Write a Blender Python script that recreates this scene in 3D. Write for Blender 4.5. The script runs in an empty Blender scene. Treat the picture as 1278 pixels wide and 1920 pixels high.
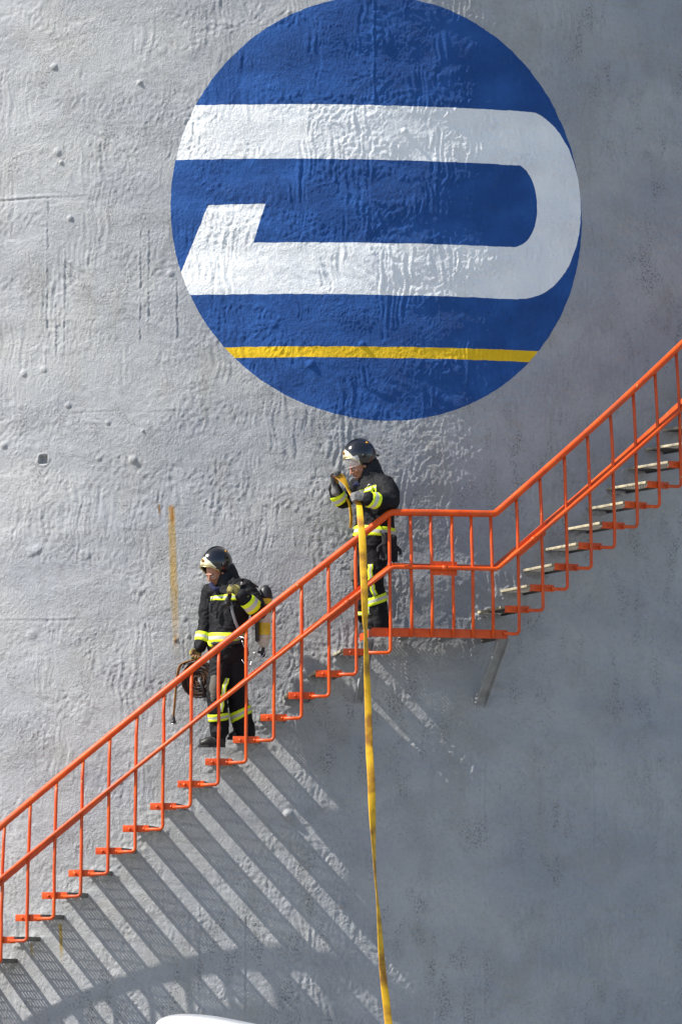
import bpy, bmesh, math, random
import numpy as np
from mathutils import Vector, Matrix, noise
random.seed(7)
D = bpy.data
SC = bpy.context.scene
COL = SC.collection
rad = math.radians

# ------------------------------------------------------------------ camera, sky, sun, exposure
CAM_POS = Vector((0.90, -45.0, 2.0)); PITCH = rad(6.0); F = 7790.0; PW, PH = 1278.0, 1920.0
cam = D.cameras.new('camera'); camo = D.objects.new('camera', cam); COL.objects.link(camo)
camo.location = CAM_POS; camo.rotation_euler = (rad(90) + PITCH, 0, 0)
cam.sensor_fit = 'VERTICAL'; cam.sensor_height = 24.0; cam.lens = 24.0 * F / PH
cam.clip_start = 0.5; cam.clip_end = 2000
SC.camera = camo
SUN_TH, SUN_EL = rad(-72.5), rad(46)
sdir = Vector((math.sin(SUN_TH) * math.cos(SUN_EL), -math.cos(SUN_TH) * math.cos(SUN_EL), math.sin(SUN_EL)))
w = D.worlds.new('World'); SC.world = w; w.use_nodes = True
sky = w.node_tree.nodes.new('ShaderNodeTexSky'); sky.sky_type = 'NISHITA'; sky.sun_disc = False
sky.sun_elevation = SUN_EL; sky.sun_rotation = math.atan2(sdir.x, sdir.y)
bg = w.node_tree.nodes['Background']; bg.inputs[1].default_value = 0.125
w.node_tree.links.new(sky.outputs[0], bg.inputs[0])
sun = D.lights.new('sun', 'SUN'); sun.energy = 5.0; sun.angle = rad(0.5); sun.color = (1.0, 0.95, 0.88)
suno = D.objects.new('sun', sun); COL.objects.link(suno)
suno.rotation_euler = sdir.to_track_quat('Z', 'Y').to_euler(); suno.location = (-20, -20, 30)
SC.view_settings.view_transform = 'Standard'; SC.view_settings.look = 'None'
SC.view_settings.exposure = 0.60; SC.view_settings.gamma = 1.0

# ------------------------------------------------------------------ measuring helpers
RT, RO = 7.0, 7.70          # tank radius, outer radius of the stair
def ray(px, py):
    return Vector(((px - PW / 2) / F, math.cos(PITCH) + (py - PH / 2) / F * math.sin(PITCH),
                   math.sin(PITCH) - (py - PH / 2) / F * math.cos(PITCH)))
def W(px, py, Y):
    d = ray(px, py); t = (Y - CAM_POS.y) / d.y
    return CAM_POS + d * t
def oncyl(px, py, r):
    d = ray(px, py); o = CAM_POS
    a = d.x ** 2 + d.y ** 2; b = 2 * (o.x * d.x + o.y * d.y); c = o.x ** 2 + o.y ** 2 - r * r
    t = (-b - math.sqrt(b * b - 4 * a * c)) / (2 * a)
    p = o + d * t
    return math.atan2(p.x, -p.y), p.z
def cyl(th, r, z): return Vector((r * math.sin(th), -r * math.cos(th), z))
def SZ(px, py):
    th, z = oncyl(px, py, RT); return th * RT, z

# ------------------------------------------------------------------ materials
def newmat(name):
    m = D.materials.new(name); m.use_nodes = True
    return m, m.node_tree.nodes, m.node_tree.links, m.node_tree.nodes['Principled BSDF']
def mat(name, col, rough=0.5, metal=0.0, bump=0.0, bscale=40, var=0.0, vscale=8, spec=0.5, col2=None, coat=0, thr=(0.35, 0.65), sheen=0):
    m, n, l, b = newmat(name)
    b.inputs['Base Color'].default_value = (*col, 1); b.inputs['Roughness'].default_value = rough
    b.inputs['Metallic'].default_value = metal; b.inputs['Specular IOR Level'].default_value = spec
    b.inputs['Coat Weight'].default_value = coat
    b.inputs['Sheen Weight'].default_value = sheen
    tc = n.new('ShaderNodeTexCoord')
    if var or col2:
        t = n.new('ShaderNodeTexNoise'); t.inputs['Scale'].default_value = vscale; t.inputs['Detail'].default_value = 6
        l.new(tc.outputs['Object'], t.inputs['Vector'])
        r = n.new('ShaderNodeValToRGB'); r.color_ramp.elements[0].position = thr[0]; r.color_ramp.elements[1].position = thr[1]
        c2 = col2 or tuple(c * (1 - var) for c in col)
        r.color_ramp.elements[0].color = (*c2, 1); r.color_ramp.elements[1].color = (*col, 1)
        l.new(t.outputs[0], r.inputs[0]); l.new(r.outputs[0], b.inputs['Base Color'])
    if bump:
        t = n.new('ShaderNodeTexNoise'); t.inputs['Scale'].default_value = bscale; t.inputs['Detail'].default_value = 4
        l.new(tc.outputs['Object'], t.inputs['Vector'])
        bp = n.new('ShaderNodeBump'); bp.inputs['Strength'].default_value = 1; bp.inputs['Distance'].default_value = bump
        l.new(t.outputs[0], bp.inputs['Height']); l.new(bp.outputs[0], b.inputs['Normal'])
    return m
M = dict(
    orange=mat('orange_paint', (0.70, 0.088, 0.005), 0.42, bump=0.0015, bscale=60, col2=(0.52, 0.050, 0.004), vscale=6, thr=(0.3, 0.6), spec=0.35),
    galv=mat('worn_cream_paint', (0.52, 0.46, 0.30), 0.6, col2=(0.22, 0.20, 0.16), vscale=14, bump=0.002),
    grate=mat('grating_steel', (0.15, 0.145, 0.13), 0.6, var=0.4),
    greysteel=mat('grey_painted_steel', (0.36, 0.375, 0.385), 0.6, var=0.3, bump=0.003),
    fabric=mat('dark_turnout_fabric', (0.0070, 0.0073, 0.0095), 0.75, bump=0.012, bscale=22, var=0.35, vscale=5, spec=0.25),
    pad=mat('grey_knee_pad', (0.10, 0.095, 0.08), 0.85, bump=0.003, bscale=90),
    hood=mat('black_hood', (0.010, 0.010, 0.012), 0.9, bump=0.002),
    blue=mat('navy_collar', (0.009, 0.012, 0.05), 0.9, bump=0.003),
    lime=mat('fluorescent_yellow', (0.72, 0.90, 0.012), 0.6, bump=0.002, bscale=60, var=0.12),
    silver=mat('reflective_silver', (0.50, 0.51, 0.47), 0.4, bump=0.001, bscale=80, var=0.15),
    skin=mat('skin', (0.44, 0.20, 0.12), 0.5, bump=0.001, var=0.2, vscale=20),
    lips=mat('lips', (0.36, 0.11, 0.08), 0.5), brow=mat('dark_hair', (0.02, 0.013, 0.01), 0.8),
    eye=mat('eye', (0.5, 0.48, 0.45), 0.2), iris=mat('iris', (0.02, 0.015, 0.01), 0.2),
    helmet=mat('glossy_black_helmet', (0.010, 0.010, 0.012), 0.16, coat=0.5, bump=0.0003, bscale=50),
    gold=mat('gold_plate', (0.80, 0.66, 0.30), 0.25, metal=0.9, bump=0.001, bscale=30),
    pale=mat('pale_front_plate', (0.85, 0.80, 0.58), 0.2, metal=0.5, bump=0.001, bscale=30),
    emblem=mat('brass_badge', (0.45, 0.22, 0.04), 0.35, metal=0.8),
    rubber=mat('boot_leather', (0.018, 0.016, 0.015), 0.45, bump=0.002, var=0.4),
    glove_o=mat('olive_glove', (0.30, 0.25, 0.05), 0.8, col2=(0.03, 0.03, 0.02), vscale=18, bump=0.003),
    glove_g=mat('grey_glove', (0.18, 0.18, 0.175), 0.8, col2=(0.05, 0.05, 0.05), vscale=18, bump=0.003),
    hose=mat('yellow_hose', (0.74, 0.41, 0.003), 0.6, col2=(0.30, 0.13, 0.004), vscale=7, thr=(0.36, 0.58), bump=0.0015, bscale=120),
    coil=mat('brown_hose', (0.085, 0.04, 0.014), 0.6, col2=(0.012, 0.008, 0.006), vscale=12, bump=0.002, bscale=90),
    tan=mat('tan_hose', (0.36, 0.20, 0.06), 0.6, var=0.5, bump=0.002, bscale=90),
    steel=mat('bright_steel', (0.6, 0.6, 0.6), 0.3, metal=1.0),
    black=mat('black_plastic', (0.014, 0.014, 0.015), 0.45),
    cyl_y=mat('yellow_cylinder_paint', (0.80, 0.58, 0.02), 0.35, var=0.3, vscale=12),
    cyl_w=mat('white_cylinder_paint', (0.66, 0.62, 0.52), 0.4, var=0.3, vscale=14),
    strap=mat('grey_strap', (0.22, 0.23, 0.24), 0.6),
    carw=mat('white_car_paint', (0.86, 0.87, 0.88), 0.25, coat=0.6),
    glass=mat('dark_glass', (0.02, 0.025, 0.03), 0.05), tyre=mat('tyre_rubber', (0.02, 0.02, 0.02), 0.85),
    lamp_r=mat('red_lens', (0.4, 0.01, 0.01), 0.2), lamp_w=mat('clear_lens', (0.7, 0.7, 0.7), 0.1),
    asphalt=mat('pale_concrete', (0.27, 0.26, 0.24), 0.9, var=0.35, vscale=3, bump=0.004, bscale=90),  # unseen ground, made pale to bounce light up onto the shaded wall
    roofm=mat('tank_roof', (0.3, 0.31, 0.32), 0.7),
)
def vis_mat():
    m, n, l, b = newmat('smoked_visor')
    b.inputs['Base Color'].default_value = (0.75, 0.77, 0.8, 1); b.inputs['Roughness'].default_value = 0.08
    b.inputs['Alpha'].default_value = 0.22
    return m
M['visor'] = vis_mat()

def chip(m):
    nt = m.node_tree; nn, ll = nt.nodes, nt.links; bb = nn['Principled BSDF']; src = bb.inputs['Base Color'].links[0].from_socket
    tc = nn.new('ShaderNodeTexCoord'); prev = src
    for sc_, a_, b_, colx in ((55, .66, .70, (0.10, 0.035, 0.015)), (23, .68, .72, (0.55, 0.30, 0.12)), (4, .45, .75, (0.45, 0.075, 0.02))):
        t = nn.new('ShaderNodeTexNoise'); t.inputs['Scale'].default_value = sc_; t.inputs['Detail'].default_value = 5; ll.new(tc.outputs['Object'], t.inputs['Vector'])
        r = nn.new('ShaderNodeMapRange'); r.inputs['From Min'].default_value = a_; r.inputs['From Max'].default_value = b_; ll.new(t.outputs[0], r.inputs['Value'])
        x = nn.new('ShaderNodeMix'); x.data_type = 'RGBA'; ll.new(r.outputs[0], x.inputs[0]); ll.new(prev, x.inputs[6]); x.inputs[7].default_value = (*colx, 1); prev = x.outputs[2]
    ll.new(prev, bb.inputs['Base Color'])
chip(M['orange'])

# ------------------------------------------------------------------ object helpers
def link(name, me, parent=None, m=None, smooth=True):
    o = D.objects.new(name, me); COL.objects.link(o)
    if m is not None:
        for x in (m if isinstance(m, (list, tuple)) else [m]): me.materials.append(x)
    if smooth: me.shade_smooth()
    if parent is not None:
        o.parent = parent
        loc = Vector(parent_world(parent)); me.transform(Matrix.Translation(-loc))
    return o
PWLD = {}
def parent_world(p): return PWLD.get(p.name, Vector((0, 0, 0)))
def thing(name, loc, label, cat, group=None):
    o = D.objects.new(name, None); COL.objects.link(o); o.location = loc; o.empty_display_size = 0.2
    PWLD[o.name] = Vector(loc); tag(o, label, cat, group); return o
def tag(o, label, cat, group=None):
    o['label'] = label; o['category'] = cat
    if group: o['group'] = group
def child(name, bm, m, parent, smooth=True):
    """bm is in world coordinates; parent may be a thing or a part of one"""
    me = D.meshes.new(name) if isinstance(bm, bmesh.types.BMesh) else bm
    if isinstance(bm, bmesh.types.BMesh):
        bmesh.ops.recalc_face_normals(bm, faces=bm.faces); bm.to_mesh(me); bm.free()
    o = link(name, me, parent, m, smooth)
    PWLD[o.name] = parent_world(parent) if parent is not None else Vector((0, 0, 0))
    return o
def auto(o, ang=35):
    me = o.data; me.shade_smooth()
    me.set_sharp_from_angle(angle=rad(ang)) if hasattr(me, 'set_sharp_from_angle') else None
    return o
def box(bm, c, s, ax=None, bev=0.0):
    ax = ax or Matrix.Identity(3)
    r = bmesh.ops.create_cube(bm, size=1.0)
    vs = r['verts']
    if bev:
        bmesh.ops.scale(bm, vec=s, verts=vs)
        es = list({e for v in vs for e in v.link_edges})
        g = bmesh.ops.bevel(bm, geom=es, offset=bev, segments=2, affect='EDGES', profile=0.5)
        vs = list({v for f in g['faces'] for v in f.verts} | {v for v in vs if v.is_valid})
    else:
        bmesh.ops.scale(bm, vec=s, verts=vs)
    bmesh.ops.transform(bm, matrix=Matrix.Translation(c) @ ax.to_4x4(), verts=vs)
    return vs
def catmull(pts, k):
    out = []
    n = len(pts)
    for i in range(n - 1):
        p0 = pts[max(i - 1, 0)]; p1 = pts[i]; p2 = pts[i + 1]; p3 = pts[min(i + 2, n - 1)]
        for j in range(k):
            t = j / k
            out.append(0.5 * ((2 * p1) + (-p0 + p2) * t + (2 * p0 - 5 * p1 + 4 * p2 - p3) * t * t + (-p0 + 3 * p1 - 3 * p2 + p3) * t ** 3))
    out.append(pts[-1]); return out
def tube(bm, pts, r, n=10, cap=True, ref=None, flat=None):
    """tube through pts; r a number, a list, or list of (ra, rb); ref fixes the direction of ra"""
    P = [Vector(p) for p in pts]; rings = []
    rr = r if isinstance(r, (list, tuple)) else [r] * len(P)
    last = None
    for i, p in enumerate(P):
        t = (P[min(i + 1, len(P) - 1)] - P[max(i - 1, 0)]).normalized()
        if ref is not None: a = (Vector(ref) - t * t.dot(Vector(ref)))
        elif last is None:
            a = t.cross(Vector((0, 1, 0.01))) if abs(t.y) < 0.9 else t.cross(Vector((1, 0, 0)))
        else: a = last - t * t.dot(last)
        a.normalize(); last = a; b = t.cross(a)
        ra, rb = rr[i] if isinstance(rr[i], (list, tuple)) else (rr[i], rr[i])
        rings.append([bm.verts.new(p + a * ra * math.cos(2 * math.pi * j / n) + b * rb * math.sin(2 * math.pi * j / n)) for j in range(n)])
    fs = []
    for i in range(len(rings) - 1):
        for j in range(n):
            fs.append(bm.faces.new((rings[i][j], rings[i][(j + 1) % n], rings[i + 1][(j + 1) % n], rings[i + 1][j])))
    if cap:
        bm.faces.new(rings[0][::-1]); bm.faces.new(rings[-1])
    return rings
def ribbon(bm, pts, wid, side, thick=0.006):
    """flat strip: pts, width (number or list), side vectors (one or list)"""
    P = [Vector(p) for p in pts]; n = len(P); rings = []
    for i, p in enumerate(P):
        t = (P[min(i + 1, n - 1)] - P[max(i - 1, 0)]).normalized()
        s = Vector(side[i] if isinstance(side, list) else side); s = (s - t * t.dot(s)).normalized()
        u = t.cross(s); wv = (wid[i] if isinstance(wid, list) else wid) / 2; h = thick / 2
        rings.append([bm.verts.new(p + s * a * wv + u * b * h) for a, b in ((-1, -.3), (-.8, -1), (.8, -1), (1, -.3), (1, .3), (.8, 1), (-.8, 1), (-1, .3))])
    for i in range(n - 1):
        for j in range(8):
            bm.faces.new((rings[i][j], rings[i][(j + 1) % 8], rings[i + 1][(j + 1) % 8], rings[i + 1][j]))
    bm.faces.new(rings[0][::-1]); bm.faces.new(rings[-1])
def sphere(bm, c, s, ax=None, seg=16):
    r = bmesh.ops.create_uvsphere(bm, u_segments=seg, v_segments=seg // 2 + 2, radius=1.0)
    s = (s, s, s) if isinstance(s, (int, float)) else s
    bmesh.ops.scale(bm, vec=s, verts=r['verts'])
    bmesh.ops.transform(bm, matrix=Matrix.Translation(c) @ (ax or Matrix.Identity(3)).to_4x4(), verts=r['verts'])

# ------------------------------------------------------------------ numpy noise for the wall relief
rng = np.random.default_rng(11)
PERM = rng.permutation(1024); GA = rng.uniform(0, 2 * np.pi, 1024)
def pn(x, y, seed=0):
    xi = np.floor(x).astype(int); yi = np.floor(y).astype(int); xf = x - xi; yf = y - yi
    u = xf ** 3 * (xf * (xf * 6 - 15) + 10); v = yf ** 3 * (yf * (yf * 6 - 15) + 10)
    def g(ix, iy, dx, dy):
        a = GA[PERM[(PERM[(ix + seed * 57) & 1023] + iy + seed * 131) & 1023]]
        return np.cos(a) * dx + np.sin(a) * dy
    n00 = g(xi, yi, xf, yf); n10 = g(xi + 1, yi, xf - 1, yf); n01 = g(xi, yi + 1, xf, yf - 1); n11 = g(xi + 1, yi + 1, xf - 1, yf - 1)
    return ((n00 * (1 - u) + n10 * u) * (1 - v) + (n01 * (1 - u) + n11 * u) * v) * 1.5
def fb(x, y, seed, o=3, g=0.5):
    r = 0; a = 1
    for i in range(o): r = r + a * pn(x * 2 ** i, y * 2 ** i, seed + i * 3); a *= g
    return r
def sm(x, a, b):
    t = np.clip((x - a) / (b - a), 0, 1); return t * t * (3 - 2 * t)
SEAMS = [(-3, -1.3, (0, 372), 1.0), (-1.7, -.1, (300, 767), .35), (-3, -1.4, (100, 1158), .9), (-1.0, -.2, (300, 1158), .3), (.3, 4, (640, 1545), .5), (2.2, 6, (900, 1290), .4), (2.4, 6, (1200, 12), .7), (-3, -2.2, (0, 767), .6)]
def relief(s, z):
    ws = s + 0.04 * pn(s / .25, z / .25, 40); wz = z + 0.04 * pn(s / .25, z / .25, 41)
    d = 0.0095 * fb(s / 1.1, z / .5, 1, 2) + 0.0022 * fb(ws / .30, wz / .20, 5, 2)
    m1 = sm(fb(s / .75, z / .5, 9, 3), -0.02, 0.28)          # patches of wavy trowelled render
    m2 = sm(fb(s / .40, z / .8, 12, 3), 0.16, 0.34)           # patches of vertical runs
    m3 = sm(fb(s / .8, z / .5, 33, 2), 0.12, 0.42)             # diagonal brush swirls
    rid = 1 - np.abs(fb(ws / .085, wz / .12, 15, 2)) * 1.6
    d = d + m1 * 0.0030 * rid
    d = d + m2 * 0.0056 * pn(ws / .035, z / .28, 18)
    rot = s * .6 + z * .8; rt2 = s * .8 - z * .6
    d = d + m3 * 0.0050 * pn(rot / .055 + .8 * pn(s / .2, z / .2, 3), rt2 / .22, 19)
    d = d + 0.0036 * pn(ws / .036, wz / .046, 21) * (0.16 + .84 * m1) + 0.0017 * pn(ws / .022, wz / .025, 22) * (.45 + .75 * sm(fb(s / .6, z / .7, 63, 3), -.15, .25)) + 0.0012 * pn(ws / .06, wz / .05, 44)
    hot = sm(fb(s / .35, z / .35, 23, 2), 0.25, 0.6)
    d = d + hot * 0.0022 * (1 - np.abs(fb(ws / .16, wz / .10, 24, 3)) * 2)
    # horizontal plate seams
    for a, b, (px, py), amp in SEAMS:
        z0 = SZ(px, py)[1] + 0.012 * pn(s / .5, s * 0 + px * .1, 25)
        msk = sm(s, a, a + .3) * (1 - sm(s, b - .3, b)) * (0.35 + 0.65 * sm(pn(s / .6, s * 0 + py, 26), -.3, .3))
        d = d + amp * msk * (0.006 * np.exp(-((z - z0) / .014) ** 2) - .006 * np.exp(-((z - z0 + .022) / .010) ** 2))
    # vertical seams
    for px, y0, y1 in ((88, 372, 690), (262, 430, 640), (277, 430, 620), (104, 560, 680), (700, 0, 200), (906, 1330, 1560), (1110, 1380, 1600), (330, 520, 640), (120, 470, 660), (372, 1700, 1900), (458, 1720, 1915)):
        s0, za = SZ(px, y0); _, zb = SZ(px, y1)
        sw = s0 + 0.010 * pn(z / .2, z * 0 + px, 27) + .007 * pn(z / .035, z * 0 + px * .3, 28)
        msk = sm(z, zb - .05, zb + .05) * (1 - sm(z, za - .05, za + .05))
        msk = msk * sm(pn(z / .12, z * 0 + px * .7, 29), -.9, .25) * .75
        d = d + 1.1 * msk * (0.006 * np.exp(-((s - sw) / .010) ** 2) - .005 * np.exp(-((s - sw - .018) / .008) ** 2))
    # nodules, stubs and one hole
    for px, py, r, h in NOD:
        s0, z0 = SZ(px, py)
        q = ((s - s0) ** 2 + (z - z0) ** 2) / r ** 2
        d = d + h * np.exp(-q * q)
    # lumpy pads where the treads enter the wall
    for k in range(-4, 21):
        if k < 13: ta, za = oncyl(29.6 + 51.16 * k, 1721 - 41.6 * k, RO)
        else: ta, za = oncyl(946.7 + 43.9 * (k - 13), 1141.5 - 38.8 * (k - 13), RO)
        s0 = (ta + .0153) * RT; z0 = za - .01
        q = (np.abs(s - s0) / .16) ** 3 + (np.abs(z - z0) / .065) ** 2
        d = d + .020 * np.exp(-q) * (1 + .8 * pn(s / .05, z / .04, 60))
    s0, z0 = SZ(82, 862)
    d = d - 0.05 * (1 - sm(np.maximum(np.abs(s - s0), np.abs(z - z0)), .030, .042)) + 0.008 * np.exp(-((np.hypot(s - s0, z - z0) - .055) / .012) ** 2)
    return d
NOD = [(102, 125, .030, .020), (108, 285, .034, .014), (115, 304, .020, .014), (132, 409, .024, .018), (128, 760, .028, .016), (250, 862, .034, .022), (202, 792, .022, .012),
       (320, 513, .03, .014), (8, 835, .03, .014), (45, 700, .03, .014), (82, 693, .03, .012), (70, 1030, .04, .014), (186, 860, .022, .01), (540, 1527, .040, .035), (582, 682, .035, .018),
       (678, 645, .026, .018), (515, 607, .03, .010), (262, 155, .02, .02), (268, 808, .012, .012), (505, 1355, .02, .01), (60, 1190, .05, .012), (345, 1160, .025, .01), (640, 1697, .03, .02), (757, 245, .022, .014),
       (770, 1752, .02, .014), (380, 1895, .02, .02), (1190, 185, .02, .008), (160, 1040, .05, .012), (58, 1037, .04, .014), (330, 1200, .018, .015), (1130, 1560, .02, .01)]
for i in range(60):
    NOD.append((rng.uniform(0, 1270), rng.uniform(0, 1900), rng.uniform(.006, .014), rng.uniform(-.007, .006)))

# ------------------------------------------------------------------ wall material with the painted emblem
m, n, l, b = newmat('painted_tank_wall')
def mth(op, a, bb=None, c=None, clamp=False):
    x = n.new('ShaderNodeMath'); x.operation = op; x.use_clamp = clamp
    for i, v in enumerate((a, bb, c)):
        if v is None: continue
        if isinstance(v, (int, float)): x.inputs[i].default_value = v
        else: l.new(v, x.inputs[i])
    return x.outputs[0]
def noi(sx, sy, detail=3, dist=0.0, rough=0.5, off=0.0):
    mp = n.new('ShaderNodeMapping'); mp.inputs['Scale'].default_value = (sx, sy, 1); mp.inputs['Location'].default_value = (off, off * 1.7, off)
    l.new(uv.outputs[0], mp.inputs[0])
    t = n.new('ShaderNodeTexNoise'); t.inputs['Scale'].default_value = 1; t.inputs['Detail'].default_value = detail
    t.inputs['Distortion'].default_value = dist; t.inputs['Roughness'].default_value = rough
    l.new(mp.outputs[0], t.inputs['Vector']); return t.outputs[0]
def rng_(x, a, bb): return mth('SMOOTHSTEP', x, a, bb) if False else ramp(x, a, bb)
def ramp(x, a, bb):
    r = n.new('ShaderNodeMapRange'); r.interpolation_type = 'SMOOTHSTEP'
    r.inputs['From Min'].default_value = a; r.inputs['From Max'].default_value = bb
    l.new(x, r.inputs['Value']); return r.outputs['Result']
def mix(f, a, bb):
    x = n.new('ShaderNodeMix'); x.data_type = 'RGBA'
    if isinstance(f, (int, float)): x.inputs[0].default_value = f
    else: l.new(f, x.inputs[0])
    for i, v in ((6, a), (7, bb)):
        if isinstance(v, tuple): x.inputs[i].default_value = (*v, 1)
        else: l.new(v, x.inputs[i])
    return x.outputs[2]
uv = n.new('ShaderNodeUVMap'); uv.uv_map = 'arc'
sp = n.new('ShaderNodeSeparateXYZ'); l.new(uv.outputs[0], sp.inputs[0])
wob = mth('MULTIPLY', mth('SUBTRACT', noi(9, 9, 6, 0, 0.6), 0.5), 0.022)
U = mth('ADD', sp.outputs[0], wob)
V = mth('ADD', sp.outputs[1], mth('MULTIPLY', mth('SUBTRACT', noi(8, 11, 4, off=7), 0.5), 0.020))
def above(p, q):      # 1 where the point lies above the line p-q (given in picture points)
    (s1, z1), (s2, z2) = SZ(*p), SZ(*q); k = (z2 - z1) / (s2 - s1)
    return mth('GREATER_THAN', mth('SUBTRACT', V, mth('MULTIPLY', U, k)), z1 - k * s1)
def rightof(p, q):
    (s1, z1), (s2, z2) = SZ(*p), SZ(*q); k = (s2 - s1) / (z2 - z1)
    return mth('GREATER_THAN', mth('SUBTRACT', U, mth('MULTIPLY', V, k)), s1 - k * z1)
def AND(a, bb): return mth('MULTIPLY', a, bb)
def OR(a, bb): return mth('MAXIMUM', a, bb)
def NOT(a): return mth('SUBTRACT', 1.0, a)
def ell(sc, zc, a, bb, onlyright=False, p=2.0):
    du = mth('DIVIDE', mth('SUBTRACT', U, sc), a); dv = mth('DIVIDE', mth('SUBTRACT', V, zc), bb)
    if onlyright: du = mth('MAXIMUM', du, 0.0)
    return mth('LESS_THAN', mth('ADD', mth('POWER', mth('ABSOLUTE', du), p), mth('POWER', mth('ABSOLUTE', dv), p)), 1.0)
sL = SZ(320, 385)[0]; sR = SZ(1089.5, 400)[0]; zB = SZ(735, 789)[1]; zT = SZ(690, -9)[1]
CS, CZ, CA, CB = (sL + sR) / 2, (zB + zT) / 2, (sR - sL) / 2, (zT - zB) / 2
disc = ell(CS, CZ, CA, CB)
s0 = SZ(970, 385)[0]
outer = ell(s0, SZ(1030, 385)[1], SZ(1088, 400)[0] - s0, (SZ(1000, 208)[1] - SZ(1000, 562)[1]) / 2 * 1.01, True, 2.05)
outer = AND(OR(outer, mth('LESS_THAN', U, s0)), AND(NOT(above((372, 198), (975, 209))), above((363, 553), (965, 561))))
s1 = SZ(953, 385)[0]
inner = ell(s1, SZ(980, 386)[1], SZ(1006, 390)[0] - s1, (SZ(955, 308)[1] - SZ(960, 464)[1]) / 2 * 1.02, True, 2.2)
inT = NOT(above((332, 300), (955, 309.5)))
inner = AND(OR(inner, mth('LESS_THAN', U, s1)), AND(inT, above((475, 455), (960, 463.5))))
leftcut = AND(inT, NOT(rightof((390, 385), (343, 502))))
hook = AND(AND(rightof((390, 385), (343, 502)), NOT(rightof((497, 382), (475, 455)))), AND(NOT(above((390, 385.5), (497, 382))), above((363, 553), (965, 561))))
white = OR(AND(outer, NOT(OR(inner, leftcut))), hook)
yel = AND(NOT(above((432, 651), (1005, 658))), above((448, 671), (998, 679)))
# grey paint with soiling
big = noi(0.8, 1.3, 5, 0.3)
grey = mix(ramp(big, 0.3, 0.7), (0.345, 0.358, 0.382), (0.425, 0.433, 0.435))
grey = mix(mth('MULTIPLY', ramp(noi(2.2, 1.2, 6, 0.6, off=3), 0.50, 0.72), 0.35), grey, (0.33, 0.32, 0.275))
grey = mix(mth('MULTIPLY', ramp(noi(1.5, 14, 4, 0.2, off=31), 0.52, 0.75), 0.18), grey, (0.40, 0.395, 0.37))
# mildew specks gathered in patches, hanging in vertical runs
patch = ramp(noi(1.3, 0.9, 5, 0.4, off=11), 0.44, 0.60)
runs = ramp(noi(6, 2.6, 6, 0.5, off=5), 0.47, 0.66)
speck = ramp(noi(52, 44, 3, 0.2, 0.7, off=17), 0.495, 0.60)
mild = AND(AND(patch, runs), speck)
grey = mix(mth('MULTIPLY', mild, 0.72), grey, (0.10, 0.095, 0.085))
fine = AND(ramp(noi(38, 38, 5, 0.3, 0.7, off=23), 0.56, 0.66), ramp(noi(1.9, 2.3, 4, off=29), 0.42, 0.58))
stain = mth('MULTIPLY', ramp(noi(3.2, 2.4, 9, 0.5, 0.72, off=61), 0.50, 0.70), 0.30)
grey = mix(stain, grey, (0.235, 0.232, 0.215))
grey = mix(mth('MULTIPLY', ramp(noi(26, 22, 6, 0.4, 0.75, off=71), 0.44, 0.72), 0.28), grey, (0.22, 0.23, 0.235))
grey = mix(mth('MULTIPLY', fine, 0.45), grey, (0.17, 0.16, 0.14))
# rust streaks
def streak(px, y0, y1, px1, wd, dens, colr, base):
    sA, zA = SZ(px, y0); sB, zB_ = SZ(px1, y1)
    k = (sB - sA) / (zB_ - zA)
    du = mth('ABSOLUTE', mth('SUBTRACT', mth('SUBTRACT', U, mth('MULTIPLY', V, k)), sA - k * zA))
    a = mth('SUBTRACT', 1.0, ramp(du, wd * 0.35, wd * 1.15))
    v1 = mth('SUBTRACT', 1.0, ramp(V, zA - 0.03, zA + 0.01)); v2 = ramp(V, zB_, zB_ + abs(zA - zB_) * 0.55)
    nz = ramp(noi(25, 3.5, 5, 0.3, off=px * .01), 0.12, 0.50)
    return mix(mth('MULTIPLY', AND(AND(a, AND(v1, v2)), nz), dens), base, colr)
grey = streak(321, 948, 1262, 332, 0.042, 0.90, (0.42, 0.28, 0.09), grey)
grey = streak(322, 946, 990, 322, 0.022, 1.0, (0.28, 0.12, 0.02), grey)
grey = streak(328, 1188, 1215, 329, 0.020, 0.9, (0.20, 0.12, 0.04), grey)
grey = streak(298, 943, 972, 300, 0.016, 0.9, (0.20, 0.11, 0.04), grey)
grey = streak(114, 1730, 1810, 116, 0.020, 0.9, (0.36, 0.25, 0.04), grey)
grey = streak(60, 1768, 1800, 60, 0.014, 0.7, (0.34, 0.25, 0.06), grey)
soil = ramp(noi(3, 3, 5, off=41), 0.35, 0.75)
bl = mix(soil, (0.012, 0.068, 0.25), (0.020, 0.098, 0.335))
bl = mix(mth('MULTIPLY', fine, 0.55), bl, (0.01, 0.03, 0.09))
bl = mix(mth('MULTIPLY', ramp(noi(16, 3, 7, 0.4, 0.7, off=81), 0.52, 0.74), 0.22), bl, (0.05, 0.14, 0.34))
bl = mix(mth('MULTIPLY', ramp(noi(40, 34, 4, 0.2, 0.7, off=83), 0.60, 0.72), 0.35), bl, (0.006, 0.03, 0.14))
wh = mix(soil, (0.82, 0.84, 0.85), (0.90, 0.91, 0.89))
wh = mix(mth('MULTIPLY', fine, 0.35), wh, (0.40, 0.38, 0.34))
wh = mix(mth('MULTIPLY', ramp(noi(14, 4, 7, 0.4, 0.7, off=91), 0.50, 0.74), 0.22), wh, (0.52, 0.52, 0.50))
ye = mix(soil, (0.80, 0.50, 0.010), (0.85, 0.56, 0.015))
colr = mix(disc, grey, mix(yel, mix(white, bl, wh), ye))
l.new(colr, b.inputs['Base Color'])
b.inputs['Roughness'].default_value = 0.72; b.inputs['Specular IOR Level'].default_value = 0.25
rough_patch = mth('ADD', 0.35, mth('MULTIPLY', ramp(noi(1.6, 2.4, 4, 0.5, off=51), 0.42, 0.58), 0.9))
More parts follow.
